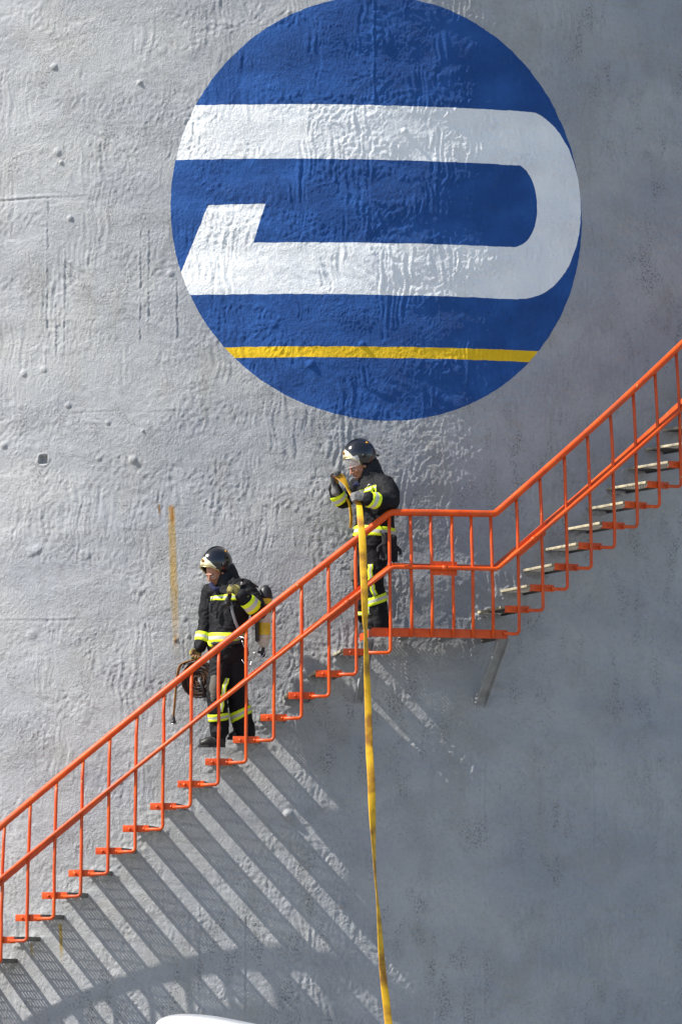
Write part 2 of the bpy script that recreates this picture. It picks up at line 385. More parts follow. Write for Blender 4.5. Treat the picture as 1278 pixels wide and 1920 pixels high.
h1 = mth('MULTIPLY', AND(noi(34, 26, 7, 0.7, 0.68), rough_patch), 0.0165)
h2 = mth('MULTIPLY', noi(72, 60, 4, 0.3, 0.75, off=9), 0.0125)
h3 = mth('MULTIPLY', AND(noi(44, 6, 3, 0.6, off=13), ramp(noi(2.5, 1.6, 2, off=19), 0.45, 0.62)), 0.0060)
bp = n.new('ShaderNodeBump'); bp.inputs['Strength'].default_value = 0.9; bp.inputs['Distance'].default_value = 1.0
l.new(mth('ADD', mth('ADD', h1, h2), h3), bp.inputs['Height']); l.new(bp.outputs[0], b.inputs['Normal'])
M['wall'] = m

# ------------------------------------------------------------------ the tank
tank = thing('storage_tank', (0, 0, 0), 'huge grey cylindrical storage tank with rough wall and round blue and white emblem', 'storage tank')
P = 0.0085
sf = np.arange(-2.75, 4.95, P); zf = np.arange(0.9, 11.4, P)
th = np.concatenate([np.linspace(-math.pi, sf[0] / RT, 60)[:-1], sf / RT, np.linspace(sf[-1] / RT, math.pi, 60)[1:]])
zz = np.concatenate([np.linspace(-0.2, zf[0], 8)[:-1], zf, np.linspace(zf[-1], 14, 10)[1:]])
TH, Z = np.meshgrid(th, zz); S_ = TH * RT
dsp = relief(S_, Z)
fade = sm(S_, sf[0], sf[0] + .3) * (1 - sm(S_, sf[-1] - .3, sf[-1])) * sm(Z, zf[0], zf[0] + .2) * (1 - sm(Z, zf[-1] - .2, zf[-1]))
Rr = RT + dsp * fade
co = np.stack([Rr * np.sin(TH), -Rr * np.cos(TH), Z], -1)
nt = len(th); nz_ = len(zz)
du = np.zeros_like(co); dv = np.zeros_like(co)
du[:, 1:-1] = co[:, 2:] - co[:, :-2]; du[:, 0] = co[:, 1] - co[:, 0]; du[:, -1] = co[:, -1] - co[:, -2]
dv[1:-1] = co[2:] - co[:-2]; dv[0] = co[1] - co[0]; dv[-1] = co[-1] - co[-2]
nr = np.cross(du, dv); nr /= np.linalg.norm(nr, axis=-1, keepdims=True)
idx = np.arange(nt * nz_).reshape(nz_, nt)
q = np.stack([idx[:-1, :-1], idx[:-1, 1:], idx[1:, 1:], idx[1:, :-1]], -1).reshape(-1, 4)
fs_c = (S_[:-1, :-1] + S_[1:, 1:]).ravel() / 2; fz_c = (Z[:-1, :-1] + Z[1:, 1:]).ravel() / 2
ins = ((fs_c - CS) / (CA + .012)) ** 2 + ((fz_c - CZ) / (CB + .012)) ** 2 < 1
def gridmesh(name, quads):
    used = np.unique(quads); remap = np.zeros(nt * nz_, int); remap[used] = np.arange(len(used))
    me = D.meshes.new(name); c = co.reshape(-1, 3)[used]; nn = nr.reshape(-1, 3)[used]; qq = remap[quads]
    me.vertices.add(len(c)); me.vertices.foreach_set('co', c.ravel().astype(np.float32))
    me.loops.add(qq.size); me.loops.foreach_set('vertex_index', qq.ravel().astype(np.int32))
    me.polygons.add(len(qq)); me.polygons.foreach_set('loop_start', np.arange(0, qq.size, 4, dtype=np.int32))
    me.update(calc_edges=True)
    u = me.uv_layers.new(name='arc')
    sz = np.stack([S_.ravel()[used][qq.ravel()], Z.ravel()[used][qq.ravel()]], -1)
    u.data.foreach_set('uv', sz.ravel().astype(np.float32))
    me.shade_smooth(); me.normals_split_custom_set_from_vertices(nn.astype(np.float32))
    return me
shell = child('shell', gridmesh('shell', q[~ins]), M['wall'], tank, smooth=False)
emb = child('painted_emblem', gridmesh('painted_emblem', q[ins]), M['wall'], tank, smooth=False)
emb['label'] = 'round blue emblem with white looped band and yellow line painted on the tank wall'
bm = bmesh.new(); rr_ = []
for k in range(9):
    a = k / 8 * rad(18); R2 = RT / math.sin(rad(18)); r = R2 * math.sin(rad(18) - a) if k < 8 else 0.01
    rr_.append([bm.verts.new((r * math.sin(t), -r * math.cos(t), 14 + R2 * (math.cos(rad(18) - a) - math.cos(rad(18))))) for t in np.linspace(0, 2 * math.pi, 97)[:-1]])
for k in range(8):
    for j in range(96): bm.faces.new((rr_[k][j], rr_[k][(j + 1) % 96], rr_[k + 1][(j + 1) % 96], rr_[k + 1][j]))
child('roof', bm, M['roofm'], tank)

# ------------------------------------------------------------------ ground
bm = bmesh.new()
for (x, y) in ((-400, -400), (400, -400), (400, 400), (-400, 400)): bm.verts.new((x, y, 0))
bm.faces.new(bm.verts)
g = child('ground', bm, M['asphalt'], None); g['kind'] = 'structure'

# ------------------------------------------------------------------ the stair
stair = thing('spiral_staircase', (0, -RT, 0), 'orange painted steel staircase winding up the grey tank wall', 'staircase')
BW = 0.235 / RO                                   # bracket and tread width as an angle
a0, z0_ = oncyl(29.6, 1721, RO); a1, z1_ = oncyl(643.5, 1222, RO)
d1, r1 = (a1 - a0) / 12, (z1_ - z0_) / 12
b0, y0_ = oncyl(946.7, 1141.5, RO); b1, y1_ = oncyl(1254, 870, RO)
d2, r2 = (b1 - b0) / 7, (y1_ - y0_) / 7
nlow = int((z0_ - 0.10) / r1)
lower = [(a0 + d1 * k, z0_ + r1 * k) for k in range(-nlow, 13)]
upper = [(b0 + d2 * k, y0_ + r2 * k) for k in range(0, 17)]
BH = 0.062
def arcbox(bm, ta, tb, ra, rb, za, zb, seg=1):
    rings = []
    for k in range(seg + 1):
        t = ta + (tb - ta) * k / seg
        rings.append([bm.verts.new(cyl(t, r, z)) for r, z in ((ra, za), (rb, za), (rb, zb), (ra, zb))])
    for k in range(seg):
        for j in range(4): bm.faces.new((rings[k][j], rings[k][(j + 1) % 4], rings[k + 1][(j + 1) % 4], rings[k + 1][j]))
    bm.faces.new(rings[0][::-1]); bm.faces.new(rings[-1])
def frame(t):
    return Matrix(((math.cos(t), -math.sin(t), 0), (math.sin(t), math.cos(t), 0), (0, 0, 1)))   # x tangent, y inward, z up
def grating(bm, t, zt, w_, ra, rb, bars=7, pitch=0.042, dep=0.022):
    """radial bearing bars and cross bars between radii ra and rb, tangential width w_ centred on angle t"""
    A = frame(t); rm = (ra + rb) / 2; L = rb - ra
    for k in range(bars):
        x = -w_ / 2 + (k + .5) * w_ / bars
        box(bm, cyl(t, rm, zt - dep / 2) + A @ Vector((x, 0, 0)), (0.004, L, dep), A)
    for k in range(int(L / pitch)):
        y = -L / 2 + (k + .5) * pitch
        box(bm, cyl(t, rm, zt - 0.005) + A @ Vector((0, y, 0)), (w_, 0.006, 0.008), A)
for k, (t, z) in enumerate(lower + upper):
    tc = t + BW / 2; A = frame(tc)
    bm = bmesh.new(); grating(bm, tc, z + BH / 2, 0.205, RT - .02, RO - .02)
    tr = child('tread', bm, M['grate'], stair, smooth=False)
    bm = bmesh.new()
    box(bm, cyl(tc, (RT + RO) / 2 - .01, z + BH / 2 - .0115) + A @ Vector((-.1115, 0, 0)), (0.020, RO - RT - .02, 0.025), A, 0.003)
    child('nosing', bm, M['galv'], tr)
    bm = bmesh.new()
    box(bm, cyl(tc, (RT + RO) / 2 - .01, z + BH / 2 - .022) + A @ Vector((.112, 0, 0)), (0.008, RO - RT - .02, 0.040), A)
    child('back_bar', bm, M['grate'], tr)
    bm = bmesh.new()
    box(bm, cyl(tc, RO - .004, z), (0.238, 0.008, BH), A, 0.002)
    box(bm, cyl(tc, RO - .025, z - BH / 2 + .004), (0.236, 0.034, 0.007), A)
    br = child('tread_bracket', bm, M['orange'], stair)
    for x in (-.055, .075):
        bm = bmesh.new(); c = cyl(tc, RO + .006, z - .003) + A @ Vector((x, 0, 0))
        tube(bm, [c + A @ Vector((0, .004, 0)), c + A @ Vector((0, -.008, 0))], 0.013, 6)
        child('bolt', bm, M['orange'], br)
# rails: angle -> height tables
HR = RO - 0.045
def table(pts, r):
    out = []
    for px, py in pts: out.append(oncyl(px, py, r))
    return out
hp = table([(0, 1549), (300, 1301), (560, 1090), (733, 960), (929, 963), (1060, 857), (1150, 773), (1278, 647)], HR + .03)
mp_ = table([(0, 1652), (312, 1401), (560, 1196), (733, 1064), (928, 1068), (1060, 962), (1150, 878), (1278, 761)], HR + .03)
def fit(tab, i0, i1):      # straight helix between two entries
    (ta, za), (tb, zb) = tab[i0], tab[i1]
    return lambda t: za + (zb - za) * (t - ta) / (tb - ta)
def railz(tab):
    f1 = fit(tab, 0, 3); f2 = fit(tab, 3, 4); f3 = fit(tab, 4, 7)
    return lambda t: f1(t) if t < tab[3][0] else (f2(t) if t < tab[4][0] else f3(t))
hz, mz = railz(hp), railz(mp_)
tmin = lower[0][0] - .01; tmax = upper[-1][0] + .02
def rail_pts(tab, f, r):
    ks = sorted([tmin + (tmax - tmin) * k / 150 for k in range(151) if all(abs(tmin + (tmax - tmin) * k / 150 - q_) > .004 for q_ in (tab[3][0], tab[4][0]))] + [tab[3][0] - .002, tab[3][0] + .002, tab[4][0] - .002, tab[4][0] + .002])
    return [cyl(t, r, f(t)) for t in ks], ks
bm = bmesh.new(); p, ks = rail_pts(hp, hz, HR); tube(bm, p, 0.0315, 12); child('handrail', bm, M['orange'], stair)
bm = bmesh.new(); p, ks = rail_pts(mp_, mz, RO + .036)
tube(bm, p, 0.0185, 10); mr = child('mid_rail', bm, M['orange'], stair)
bm = bmesh.new(); ri = []
for t in ks:
    z = mz(t); q0 = -.034 + .070 * float(sm(t, -.20, -.04)); ri.append([bm.verts.new(cyl(t, r, z + q_)) for r, q_ in ((RO + .036, 0.002), (RO - .075, 0.002 + q0), (RO - .075, 0.010 + q0), (RO + .036, 0.010))])
for i in range(len(ri) - 1):
    for j in range(4): bm.faces.new((ri[i][j], ri[i][(j + 1) % 4], ri[i + 1][(j + 1) % 4], ri[i + 1][j]))
bm.faces.new(ri[0][::-1]); bm.faces.new(ri[-1])
child('flat_bar', bm, M['orange'], mr, smooth=False)
for (xa, xb) in ((615, 683), (806, 856), (972, 1022)):
    bm = bmesh.new(); ta = oncyl(xa, 1080, RO)[0]; tb = oncyl(xb, 1080, RO)[0]; ri = []
    for k in range(5):
        t = ta + (tb - ta) * k / 4; z = mz(t)
        ri.append([bm.verts.new(cyl(t, r, z + q_)) for r, q_ in ((RO + .003, -.066), (RO + .009, -.066), (RO + .009, .062), (RO + .003, .062))])
    for i in range(4):
        for j in range(4): bm.faces.new((ri[i][j], ri[i][(j + 1) % 4], ri[i + 1][(j + 1) % 4], ri[i + 1][j]))
    bm.faces.new(ri[0][::-1]); bm.faces.new(ri[-1])
    spl = child('splice_plate', bm, M['orange'], mr, smooth=False)
    bm = bmesh.new(); t = (ta + tb) / 2; z = mz(t)
    tube(bm, [cyl(t - .003, RO + .036, mz(t - .003)), cyl(t + .003, RO + .036, mz(t + .003))], 0.022, 10)
    child('weld_collar', bm, M['orange'], spl)
# balusters
def baluster(t, zlow, tl=None, r=0.0155):
    bm = bmesh.new(); rb = RO + .018
    pts = []
    if tl is not None:                              # foot bends round to the tread below
        pts.append(cyl(tl, rb, zlow))
        rbend = 0.04 / RO
        pts.append(cyl(t - rbend, rb, zlow))
        for k in range(1, 6):
            a = math.pi / 2 * k / 6
            pts.append(cyl(t - rbend + rbend * math.sin(a), rb, zlow + .04 * (1 - math.cos(a))))
        pts.append(cyl(t, rb, zlow + .04))
    else: pts.append(cyl(t, rb, zlow))
    zt = hz(t)
    for k in range(1, 7):
        f = k / 6; pts.append(cyl(t + random.uniform(-.0004, .0004), rb + (HR - rb) * f ** 2, (zlow + .04) + (zt - zlow - .04) * f))
    tube(bm, pts, r, 9)
    return child('baluster', bm, M['orange'], stair)
def ends(seq):
    for k in range(1, len(seq)):
        (tp, zp), (t, z) = seq[k - 1], seq[k]
        baluster(t + BW * .5, zp - .008, tp + BW - .004)
ends(lower); ends(upper)
t0b, _ = lower[0]; baluster(t0b + BW * .5, 0.02)
# landing
la, lz = oncyl(697, 1185.5, RO); lb, _ = oncyl(951, 1185.5, RO)
LH = 0.072
bm = bmesh.new(); arcbox(bm, la, lb, RO - .008, RO, lz - LH / 2, lz + LH / 2, 14)
arcbox(bm, la, lb, RO - .05, RO - .008, lz - LH / 2, lz - LH / 2 + .008, 14)
arcbox(bm, la, lb, RO - .012, RO + .007, lz + LH / 2, lz + LH / 2 + .005, 14)
fas = child('landing_fascia', bm, M['orange'], stair, smooth=False)
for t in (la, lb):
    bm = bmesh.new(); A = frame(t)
    box(bm, cyl(t, (RT + RO) / 2, lz + .001) + A @ Vector((0, 0, 0)), (0.008, RO - RT - .02, LH - .006), A); child('landing_side_plate', bm, M['orange'] if t == la else M['grate'], stair, smooth=False)  # right-hand plate coloured dark to stand in for the shadow there
bm = bmesh.new(); nb = 34
for k in range(nb):
    t = la + (lb - la) * (k + .5) / nb; A = frame(t)
    box(bm, cyl(t, (RT + RO) / 2, lz + LH / 2 - .012), (0.004, RO - RT - .03, 0.022), A)
for k in range(15):
    arcbox(bm, la, lb, RT + .03 + k * .044, RT + .036 + k * .044, lz + LH / 2 - .010, lz + LH / 2 - .002, 12)
child('landing_deck', bm, M['grate'], stair, smooth=False)
for f in (.33, .66):
    bm = bmesh.new(); t = la + (lb - la) * f; box(bm, cyl(t, (RT + RO) / 2, lz - .01), (0.05, RO - RT - .02, 0.05), frame(t))
    child('landing_joist', bm, M['greysteel'], stair, smooth=False)
tz, zz_ = lower[-1]
baluster(oncyl(731, 1180, RO)[0], zz_ - .008, tz + BW - .004)
for px in (771, 809, 849, 885.5, 922.7):
    o = baluster(oncyl(px, 1120, RO)[0], lz - .03)
t, z = upper[0]
baluster(oncyl(971, 1140, RO)[0], lz + .008, lb - .006) if abs(upper[0][0] + BW * .5 - oncyl(971, 1140, RO)[0]) < 10 else None
for (pa, pb, wd) in (((941, 1196), (899, 1318), .11), ((693, 1198), (672, 1312), .075)):
    ta, za = oncyl(*pa, RO - .06); tb, zb = oncyl(*pb, RT)
    A0 = cyl(ta, RO - .06, za); B0 = cyl(tb, RT - .02, zb); dr = (B0 - A0); L = dr.length; dr.normalize()
    xx = frame(ta) @ Vector((1, 0, 0)); xx = (xx - dr * dr.dot(xx)).normalized(); yy = dr.cross(xx)
    A = Matrix((xx, yy, dr)).transposed(); bm = bmesh.new()
    box(bm, (A0 + B0) / 2, (wd, .007, L), A)
    for s_ in (-1, 1): box(bm, (A0 + B0) / 2 + xx * s_ * (wd / 2 - .0035) + yy * .028, (.007, .05, L), A)
    o = child('support_brace', bm, M['greysteel'], stair, smooth=False)

# ------------------------------------------------------------------ figure helpers
def fuse(bm, voxel, smooth=6, wr=None, fac=0.5):
    """unite overlapping closed pieces into one continuous skin; wr = (amplitude, scale) adds folds"""
    bmesh.ops.recalc_face_normals(bm, faces=bm.faces)
    me = D.meshes.new('tmp'); bm.to_mesh(me); bm.free()
    o = D.objects.new('tmp', me); COL.objects.link(o)
    md = o.modifiers.new('r', 'REMESH'); md.mode = 'VOXEL'; md.voxel_size = voxel; md.use_smooth_shade = True
    ms = o.modifiers.new('s', 'SMOOTH'); ms.iterations = smooth; ms.factor = fac
    dg = bpy.context.evaluated_depsgraph_get(); dg.update()
    out = D.meshes.new_from_object(o.evaluated_get(dg))
    D.objects.remove(o); D.meshes.remove(me)
    if wr:
        nv = [v.normal.copy() for v in out.vertices]
        for v, nn in zip(out.vertices, nv):
            p = v.co
            q_ = Vector((p.x, p.y, p.z * 1.7)) * wr[1] + Vector((noise.noise(p * 9), noise.noise(p * 9 + Vector((5, 0, 0))), noise.noise(p * 9 + Vector((0, 7, 0))))) * .9
            k = 1 - abs(noise.noise(q_)) * 2.4
            k2 = noise.noise(p * wr[1] * .45 + Vector((3, 3, 3)))
            v.co = p + nn * (wr[0] * (k * .6 + k2 * 1.2))
        out.update()
    return out
def limb(bm, pts, rads, k=4, n=14, ref=None):
    """rounded, tapering limb through the joints"""
    P = catmull([Vector(p) for p in pts], k)
    rr = [Vector((r[0], r[1], 0)) if isinstance(r, tuple) else Vector((r, r, 0)) for r in rads]
    R_ = catmull(rr, k)
    t0 = (P[0] - P[1]).normalized(); t1 = (P[-1] - P[-2]).normalized()
    pre, prr, post, por = [], [], [], []
    for f, s in ((.95, .35), (.7, .72), (.35, .93)):
        pre.append(P[0] + t0 * R_[0].length * .6 * f); prr.append(R_[0] * s)
    for f, s in ((.35, .93), (.7, .72), (.95, .35)):
        post.append(P[-1] + t1 * R_[-1].length * .6 * f); por.append(R_[-1] * s)
    tube(bm, pre + P + post, [(v.x, v.y) for v in prr + R_ + por], n, True, ref)
def at_chain(pts, rads, t, k=8):
    """position, radius, direction at t (0..1) along the joints"""
    P = catmull([Vector(p) for p in pts], k)
    R_ = catmull([Vector((r if not isinstance(r, tuple) else r[0], r if not isinstance(r, tuple) else r[1], 0)) for r in rads], k)
    x = t * (len(P) - 1); i = min(int(x), len(P) - 2); f = x - i
    return P[i].lerp(P[i + 1], f), R_[i].lerp(R_[i + 1], f), (P[i + 1] - P[i]).normalized()
def band(name, parent, pts, rads, ta, tb, off=0.009, ref=None, tilt=None, wav=0.002):
    """reflective band round a limb: yellow, silver, yellow"""
    bm = bmesh.new(); N = 36; K = 9; prev = None; f_all = []
    for k in range(K + 1):
        t = ta + (tb - ta) * k / K
        p, r, d = at_chain(pts, rads, t)
        a = Vector(ref) if ref is not None else d.cross(Vector((0, 1, .01)))
        a = (a - d * d.dot(a)).normalized(); b_ = d.cross(a)
        e = off + (0 if 0 < k < K else -.004)
        ring = []
        for j in range(N):
            an = 2 * math.pi * j / N
            v = p + a * (r.x + e) * math.cos(an) + b_ * (r.y + e) * math.sin(an)
            if tilt is not None: v += d * (math.cos(an - tilt[1]) * tilt[0])
            v += (v - p).normalized() * wav * noise.noise(v * 22) * 2 + d * .003 * noise.noise(v * 14)
            ring.append(bm.verts.new(v))
        if prev:
            for j in range(N):
                f = bm.faces.new((prev[j], prev[(j + 1) % N], ring[(j + 1) % N], ring[j])); f.material_index = 1 if k - 1 in (3, 4, 5) else 0
        prev = ring
    return child(name, bm, [M['lime'], M['silver']], parent)
def patch_band(name, parent, pts, wid, mats=None, side=None):
    """flat reflective strip lying on cloth; pts world, wid width"""
    bm = bmesh.new(); P = [Vector(p) for p in pts]; prev = None
    for i, p in enumerate(P):
        t = (P[min(i + 1, len(P) - 1)] - P[max(i - 1, 0)]).normalized()
        s = (Vector(side) if side is not None else Vector((0, -1, 0)).cross(t)); s = (s - t * t.dot(s)).normalized(); u = t.cross(s).normalized()
        if u.y > 0: u = -u
        ring = [bm.verts.new(p + s * wid * c + u * h) for c, h in ((-.5, -.002), (-.5, .003), (-.17, .004), (.17, .004), (.5, .003), (.5, -.002))]
        if prev:
            for j in range(6):
                f = bm.faces.new((prev[j], prev[(j + 1) % 6], ring[(j + 1) % 6], ring[j])); f.material_index = 1 if j == 2 else 0
        else: bm.faces.new(ring[::-1])
        prev = ring
    bm.faces.new(prev)
    return child(name, bm, mats or [M['lime'], M['silver']], parent)
def headframe(fwd, up=(0, 0, 1)):
    f = Vector(fwd).normalized(); r = f.cross(Vector(up)).normalized(); u = r.cross(f)
    return Matrix((r, f, u)).transposed()      # x right, y forward, z up
def head_bm(bm, c, A, s=1.0):
    def S(p, r, q=None): sphere(bm, c + A @ (Vector(p) * s), tuple(x * s for x in r), A @ (q or Matrix.Identity(3)))
    S((0, -.012, .03), (.074, .094, .085)); S((0, .028, -.02), (.060, .062, .075)); S((0, .040, -.070), (.042, .040, .038))
    S((0, .078, -.088), (.020, .017, .016)); S((0, .083, .020), (.044, .014, .016))          # chin, brow
    S((.034, .062, -.022), (.024, .024, .022)); S((-.034, .062, -.022), (.024, .024, .022))   # cheekbones
    tube(bm, [c + A @ (Vector(p) * s) for p in ((0, .080, .022), (0, .100, -.004), (0, .114, -.024), (0, .100, -.032))], [.008 * s, .010 * s, .013 * s, .009 * s], 8)
    for x in (-1, 1): S((x * .011, .098, -.028), (.009, .009, .008)); S((x * .074, -.010, -.008), (.010, .020, .030))
    S((0, .088, -.052), (.024, .012, .006)); S((0, .087, -.061), (.020, .012, .006))
def face_details(c, A, body):
    for x in (-1, 1):
        bm = bmesh.new(); sphere(bm, c + A @ Vector((x * .030, .079, .001)), (.0125, .010, .0075), A, 12); e = child('eye', bm, M['eye'], body)
        bm = bmesh.new(); sphere(bm, c + A @ Vector((x * .030, .0865, -.002)), (.005, .003, .005), A, 10); child('iris', bm, M['iris'], e)
        bm = bmesh.new(); tube(bm, [c + A @ Vector(p) for p in ((x * .012, .096, .017), (x * .030, .094, .022), (x * .047, .078, .017))], [.003, .004, .002], 6); child('eyebrow', bm, M['brow'], body)
    bm = bmesh.new(); tube(bm, [c + A @ Vector(p) for p in ((-.024, .085, -.057), (-.008, .099, -.054), (.008, .099, -.054), (.024, .085, -.057))], [.002, .0045, .0045, .002], 8)
    tube(bm, [c + A @ Vector(p) for p in ((-.020, .086, -.060), (0, .099, -.064), (.020, .086, -.060))], [.002, .005, .002], 8); child('lips', bm, M['lips'], body)
def hand_bm(bm, wrist, d, nrm, curl=0.9, s=1.0, thumb=1, spread=1.0, cu=None):
    """d: wrist to knuckles; nrm: the way the palm faces; thumb=+1/-1 picks the side"""
    d = Vector(d).normalized(); nrm = Vector(nrm); nrm = (nrm - d * d.dot(nrm)).normalized(); side = d.cross(nrm) * thumb
    kn = wrist + d * .085 * s
    limb(bm, [wrist - d * .03 * s, wrist + d * .02 * s, wrist + d * .055 * s, wrist + d * .082 * s], [(.030 * s, .022 * s), (.036 * s, .020 * s), (.044 * s, .019 * s), (.042 * s, .016 * s)], 3, 12, side)
    for i, (o_, L, r) in enumerate(((.033, .074, .0125), (.011, .082, .0130), (-.011, .077, .0122), (-.032, .062, .0112))):
        cc = (cu[i] if cu else curl) * (1 + .08 * (i - 1.5))
        p = kn + side * o_ * s; pts = [p - d * .02 * s, p]; ang = 0.15; q_ = p.copy()
        for f, add in ((.45, .55), (.30, .95), (.25, .75)):
            ang += add * cc
            q_ = q_ + (d * math.cos(ang) + nrm * math.sin(ang) + side * .05 * spread * (1.5 - i) / 1.5) * L * f * s; pts.append(q_.copy())
        limb(bm, pts, [r * s * k for k in (1.0, 1.05, .95, .9, .78)], 3, 9)
    b0_ = wrist + d * .022 * s + side * .028 * s
    t1 = b0_ + (side * .75 + d * .55 + nrm * .25) * .038 * s; t2 = t1 + (side * .25 + d * .75 + nrm * .55) * .032 * s; t3 = t2 + (d * .7 + nrm * .7 - side * .1) * .026 * s
    limb(bm, [b0_, t1, t2, t3], [.019 * s, .016 * s, .0145 * s, .011 * s], 3, 9)
def glove(name, parent, wrist, d, nrm, m, **k):
    bm = bmesh.new(); hand_bm(bm, wrist, d, nrm, **k); 
    dd = Vector(d).normalized(); limb(bm, [wrist - dd * .07, wrist - dd * .01], [.042, .034], 2, 12)
    return child(name, fuse(bm, .0042, 3), m, parent)
def helmet(parent, c, A, label=None, tilt_shield=False, pale=False):
    """shell with low sides, front plate, brim, rim, badge"""
    def P(lon, lat, k=0.0):
        """lon 0 = front, + to wearer's right; lat 90 = top"""
        x = math.sin(lon) * math.cos(lat); y = math.cos(lon) * math.cos(lat); z = math.sin(lat)
        ry = .152 if y > 0 else .165
        return c + A @ Vector((x * (.122 + k), y * (ry + k) - .005, z * (.150 if z > 0 else .155) + z * k + .022))
    def low(lon):      # lower edge latitude by longitude
        f = abs(((lon + math.pi) % (2 * math.pi)) - math.pi)
        ks = [(0, 8), (.55, 4), (.95, -8), (1.25, -34), (1.7, -42), (2.3, -32), (math.pi, -22)]
        for (a, va), (b_, vb) in zip(ks, ks[1:]):
            if f <= b_: t = (f - a) / (b_ - a); t = t * t * (3 - 2 * t); return rad(va + (vb - va) * t)
    bm = bmesh.new(); NL, NV = 56, 18; rings = []; rin = []
    for k in range(NV):
        r1_, r2_ = [], []
        for j in range(NL):
            lon = 2 * math.pi * j / NL; a = low(lon); lat = a + (rad(89) - a) * (k / (NV - 1)) ** .9
            r1_.append(bm.verts.new(P(lon, lat, .004 * math.exp(-(math.sin(lon) * 6) ** 2) * math.sin(lat) if lat > 0 else 0))); r2_.append(bm.verts.new(P(lon, lat, -.006)))
        rings.append(r1_); rin.append(r2_)
    for R_, flip in ((rings, 0), (rin, 1)):
        for k in range(NV - 1):
            for j in range(NL): bm.faces.new((R_[k][j], R_[k][(j + 1) % NL], R_[k + 1][(j + 1) % NL], R_[k + 1][j]))
        bm.faces.new(R_[-1])
    for j in range(NL): bm.faces.new((rings[0][j], rings[0][(j + 1) % NL], rin[0][(j + 1) % NL], rin[0][j]))
    h = child('helmet', bm, M['helmet'], parent)
    bm = bmesh.new(); tube(bm, [P(2 * math.pi * j / 56, low(2 * math.pi * j / 56), .001) for j in range(56)] + [P(0, low(0), .001)], .0045, 6, False); child('rim', bm, M['black'], h)
    # crest ridge and side seams
    bm = bmesh.new(); tube(bm, [P(0, rad(x), .004) for x in range(45, 92, 6)] + [P(math.pi, rad(x), .004) for x in range(86, 10, -8)], [(.012, .005)] * 19 if False else .006, 8); child('crest', bm, M['helmet'], h)
    # forehead plate: pointed to the sides
    bm = bmesh.new(); pv = []
    for j in range(21):
        lon = -.95 + 1.9 * j / 20; e = abs(lon) / .95; lo_ = low(lon) + rad(2); hi = lo_ + rad(28 * (1 - e ** 1.5) + 1.5)
        pv.append([bm.verts.new(P(lon, lo_ + (hi - lo_) * k / 5, .007 - .003 * (k == 5) - .002 * (k == 0))) for k in range(6)] + [bm.verts.new(P(lon, lo_ + (hi - lo_) * k / 5, .001)) for k in range(5, -1, -1)])
    for a_, b_ in zip(pv, pv[1:]):
        for k in range(12): bm.faces.new((a_[k], a_[(k + 1) % 12], b_[(k + 1) % 12], b_[k]))
    bm.faces.new(pv[0]); bm.faces.new(pv[-1])
    child('forehead_plate', bm, M['pale'], h)
    bm = bmesh.new(); sphere(bm, P(0, rad(24), .010), (.018, .004, .022), A, 10); child('front_badge', bm, M['emblem'], h)
    # brim / raised visor edge
    bm = bmesh.new(); pts_ = [P(-1.15 + 2.3 * j / 16, low(-1.15 + 2.3 * j / 16) - rad(1), .012) for j in range(17)]
    tube(bm, pts_, [(.004, .010)] * 17, 8, True, None); child('brim', bm, M['gold'], h)
    for s_ in (-1, 1):
        bm = bmesh.new(); q_ = P(s_ * 1.45, rad(-2), .004); ax = (A @ Vector((s_, 0, 0)))
        tube(bm, [q_ - ax * .006, q_ + ax * .012], .019, 12); child('visor_pivot', bm, M['black'], h)
    bm = bmesh.new(); sphere(bm, P(-2.2 if A.col[0].x < 0 else 2.2, rad(38), .003), (.010, .016, .013), A, 10); child('side_badge', bm, M['emblem'], h)
    bm = bmesh.new(); q_ = P(math.pi, rad(-16), .0)
    tube(bm, [q_ + A @ Vector((-.03, .02, 0)), q_ + A @ Vector((0, -.012, 0)), q_ + A @ Vector((.03, .02, 0))], .010, 8)
    tube(bm, [q_, q_ + A @ Vector((0, -.035, -.012))], .007, 6); child('rear_knob', bm, M['black'], h)
    def sheet(name, lon0, lon1, la0, la1, k0, k1, m_):
        bm = bmesh.new(); g_ = []
        for j in range(17):
            lon = lon0 + (lon1 - lon0) * j / 16
            r_ = [P(lon, la0 + (la1 - la0) * k / 6, k0 + (k1 - k0) * k / 6) for k in range(7)]
            g_.append([bm.verts.new(v) for v in r_] + [bm.verts.new(v + (c - v).normalized() * .003) for v in r_[::-1]])
        for a_, b_ in zip(g_, g_[1:]):
            for k in range(14): bm.faces.new((a_[k], a_[(k + 1) % 14], b_[(k + 1) % 14], b_[k]))
        bm.faces.new(g_[0]); bm.faces.new(g_[-1]); return child(name, bm, m_, h)
    if tilt_shield:
        sheet('visor', -1.1, 1.1, rad(6), rad(-26), .012, .022, M['visor'])
        sheet('neck_shield', math.pi - .75, math.pi + .75, rad(10), rad(-20), .010, .095, M['visor'])
    return h
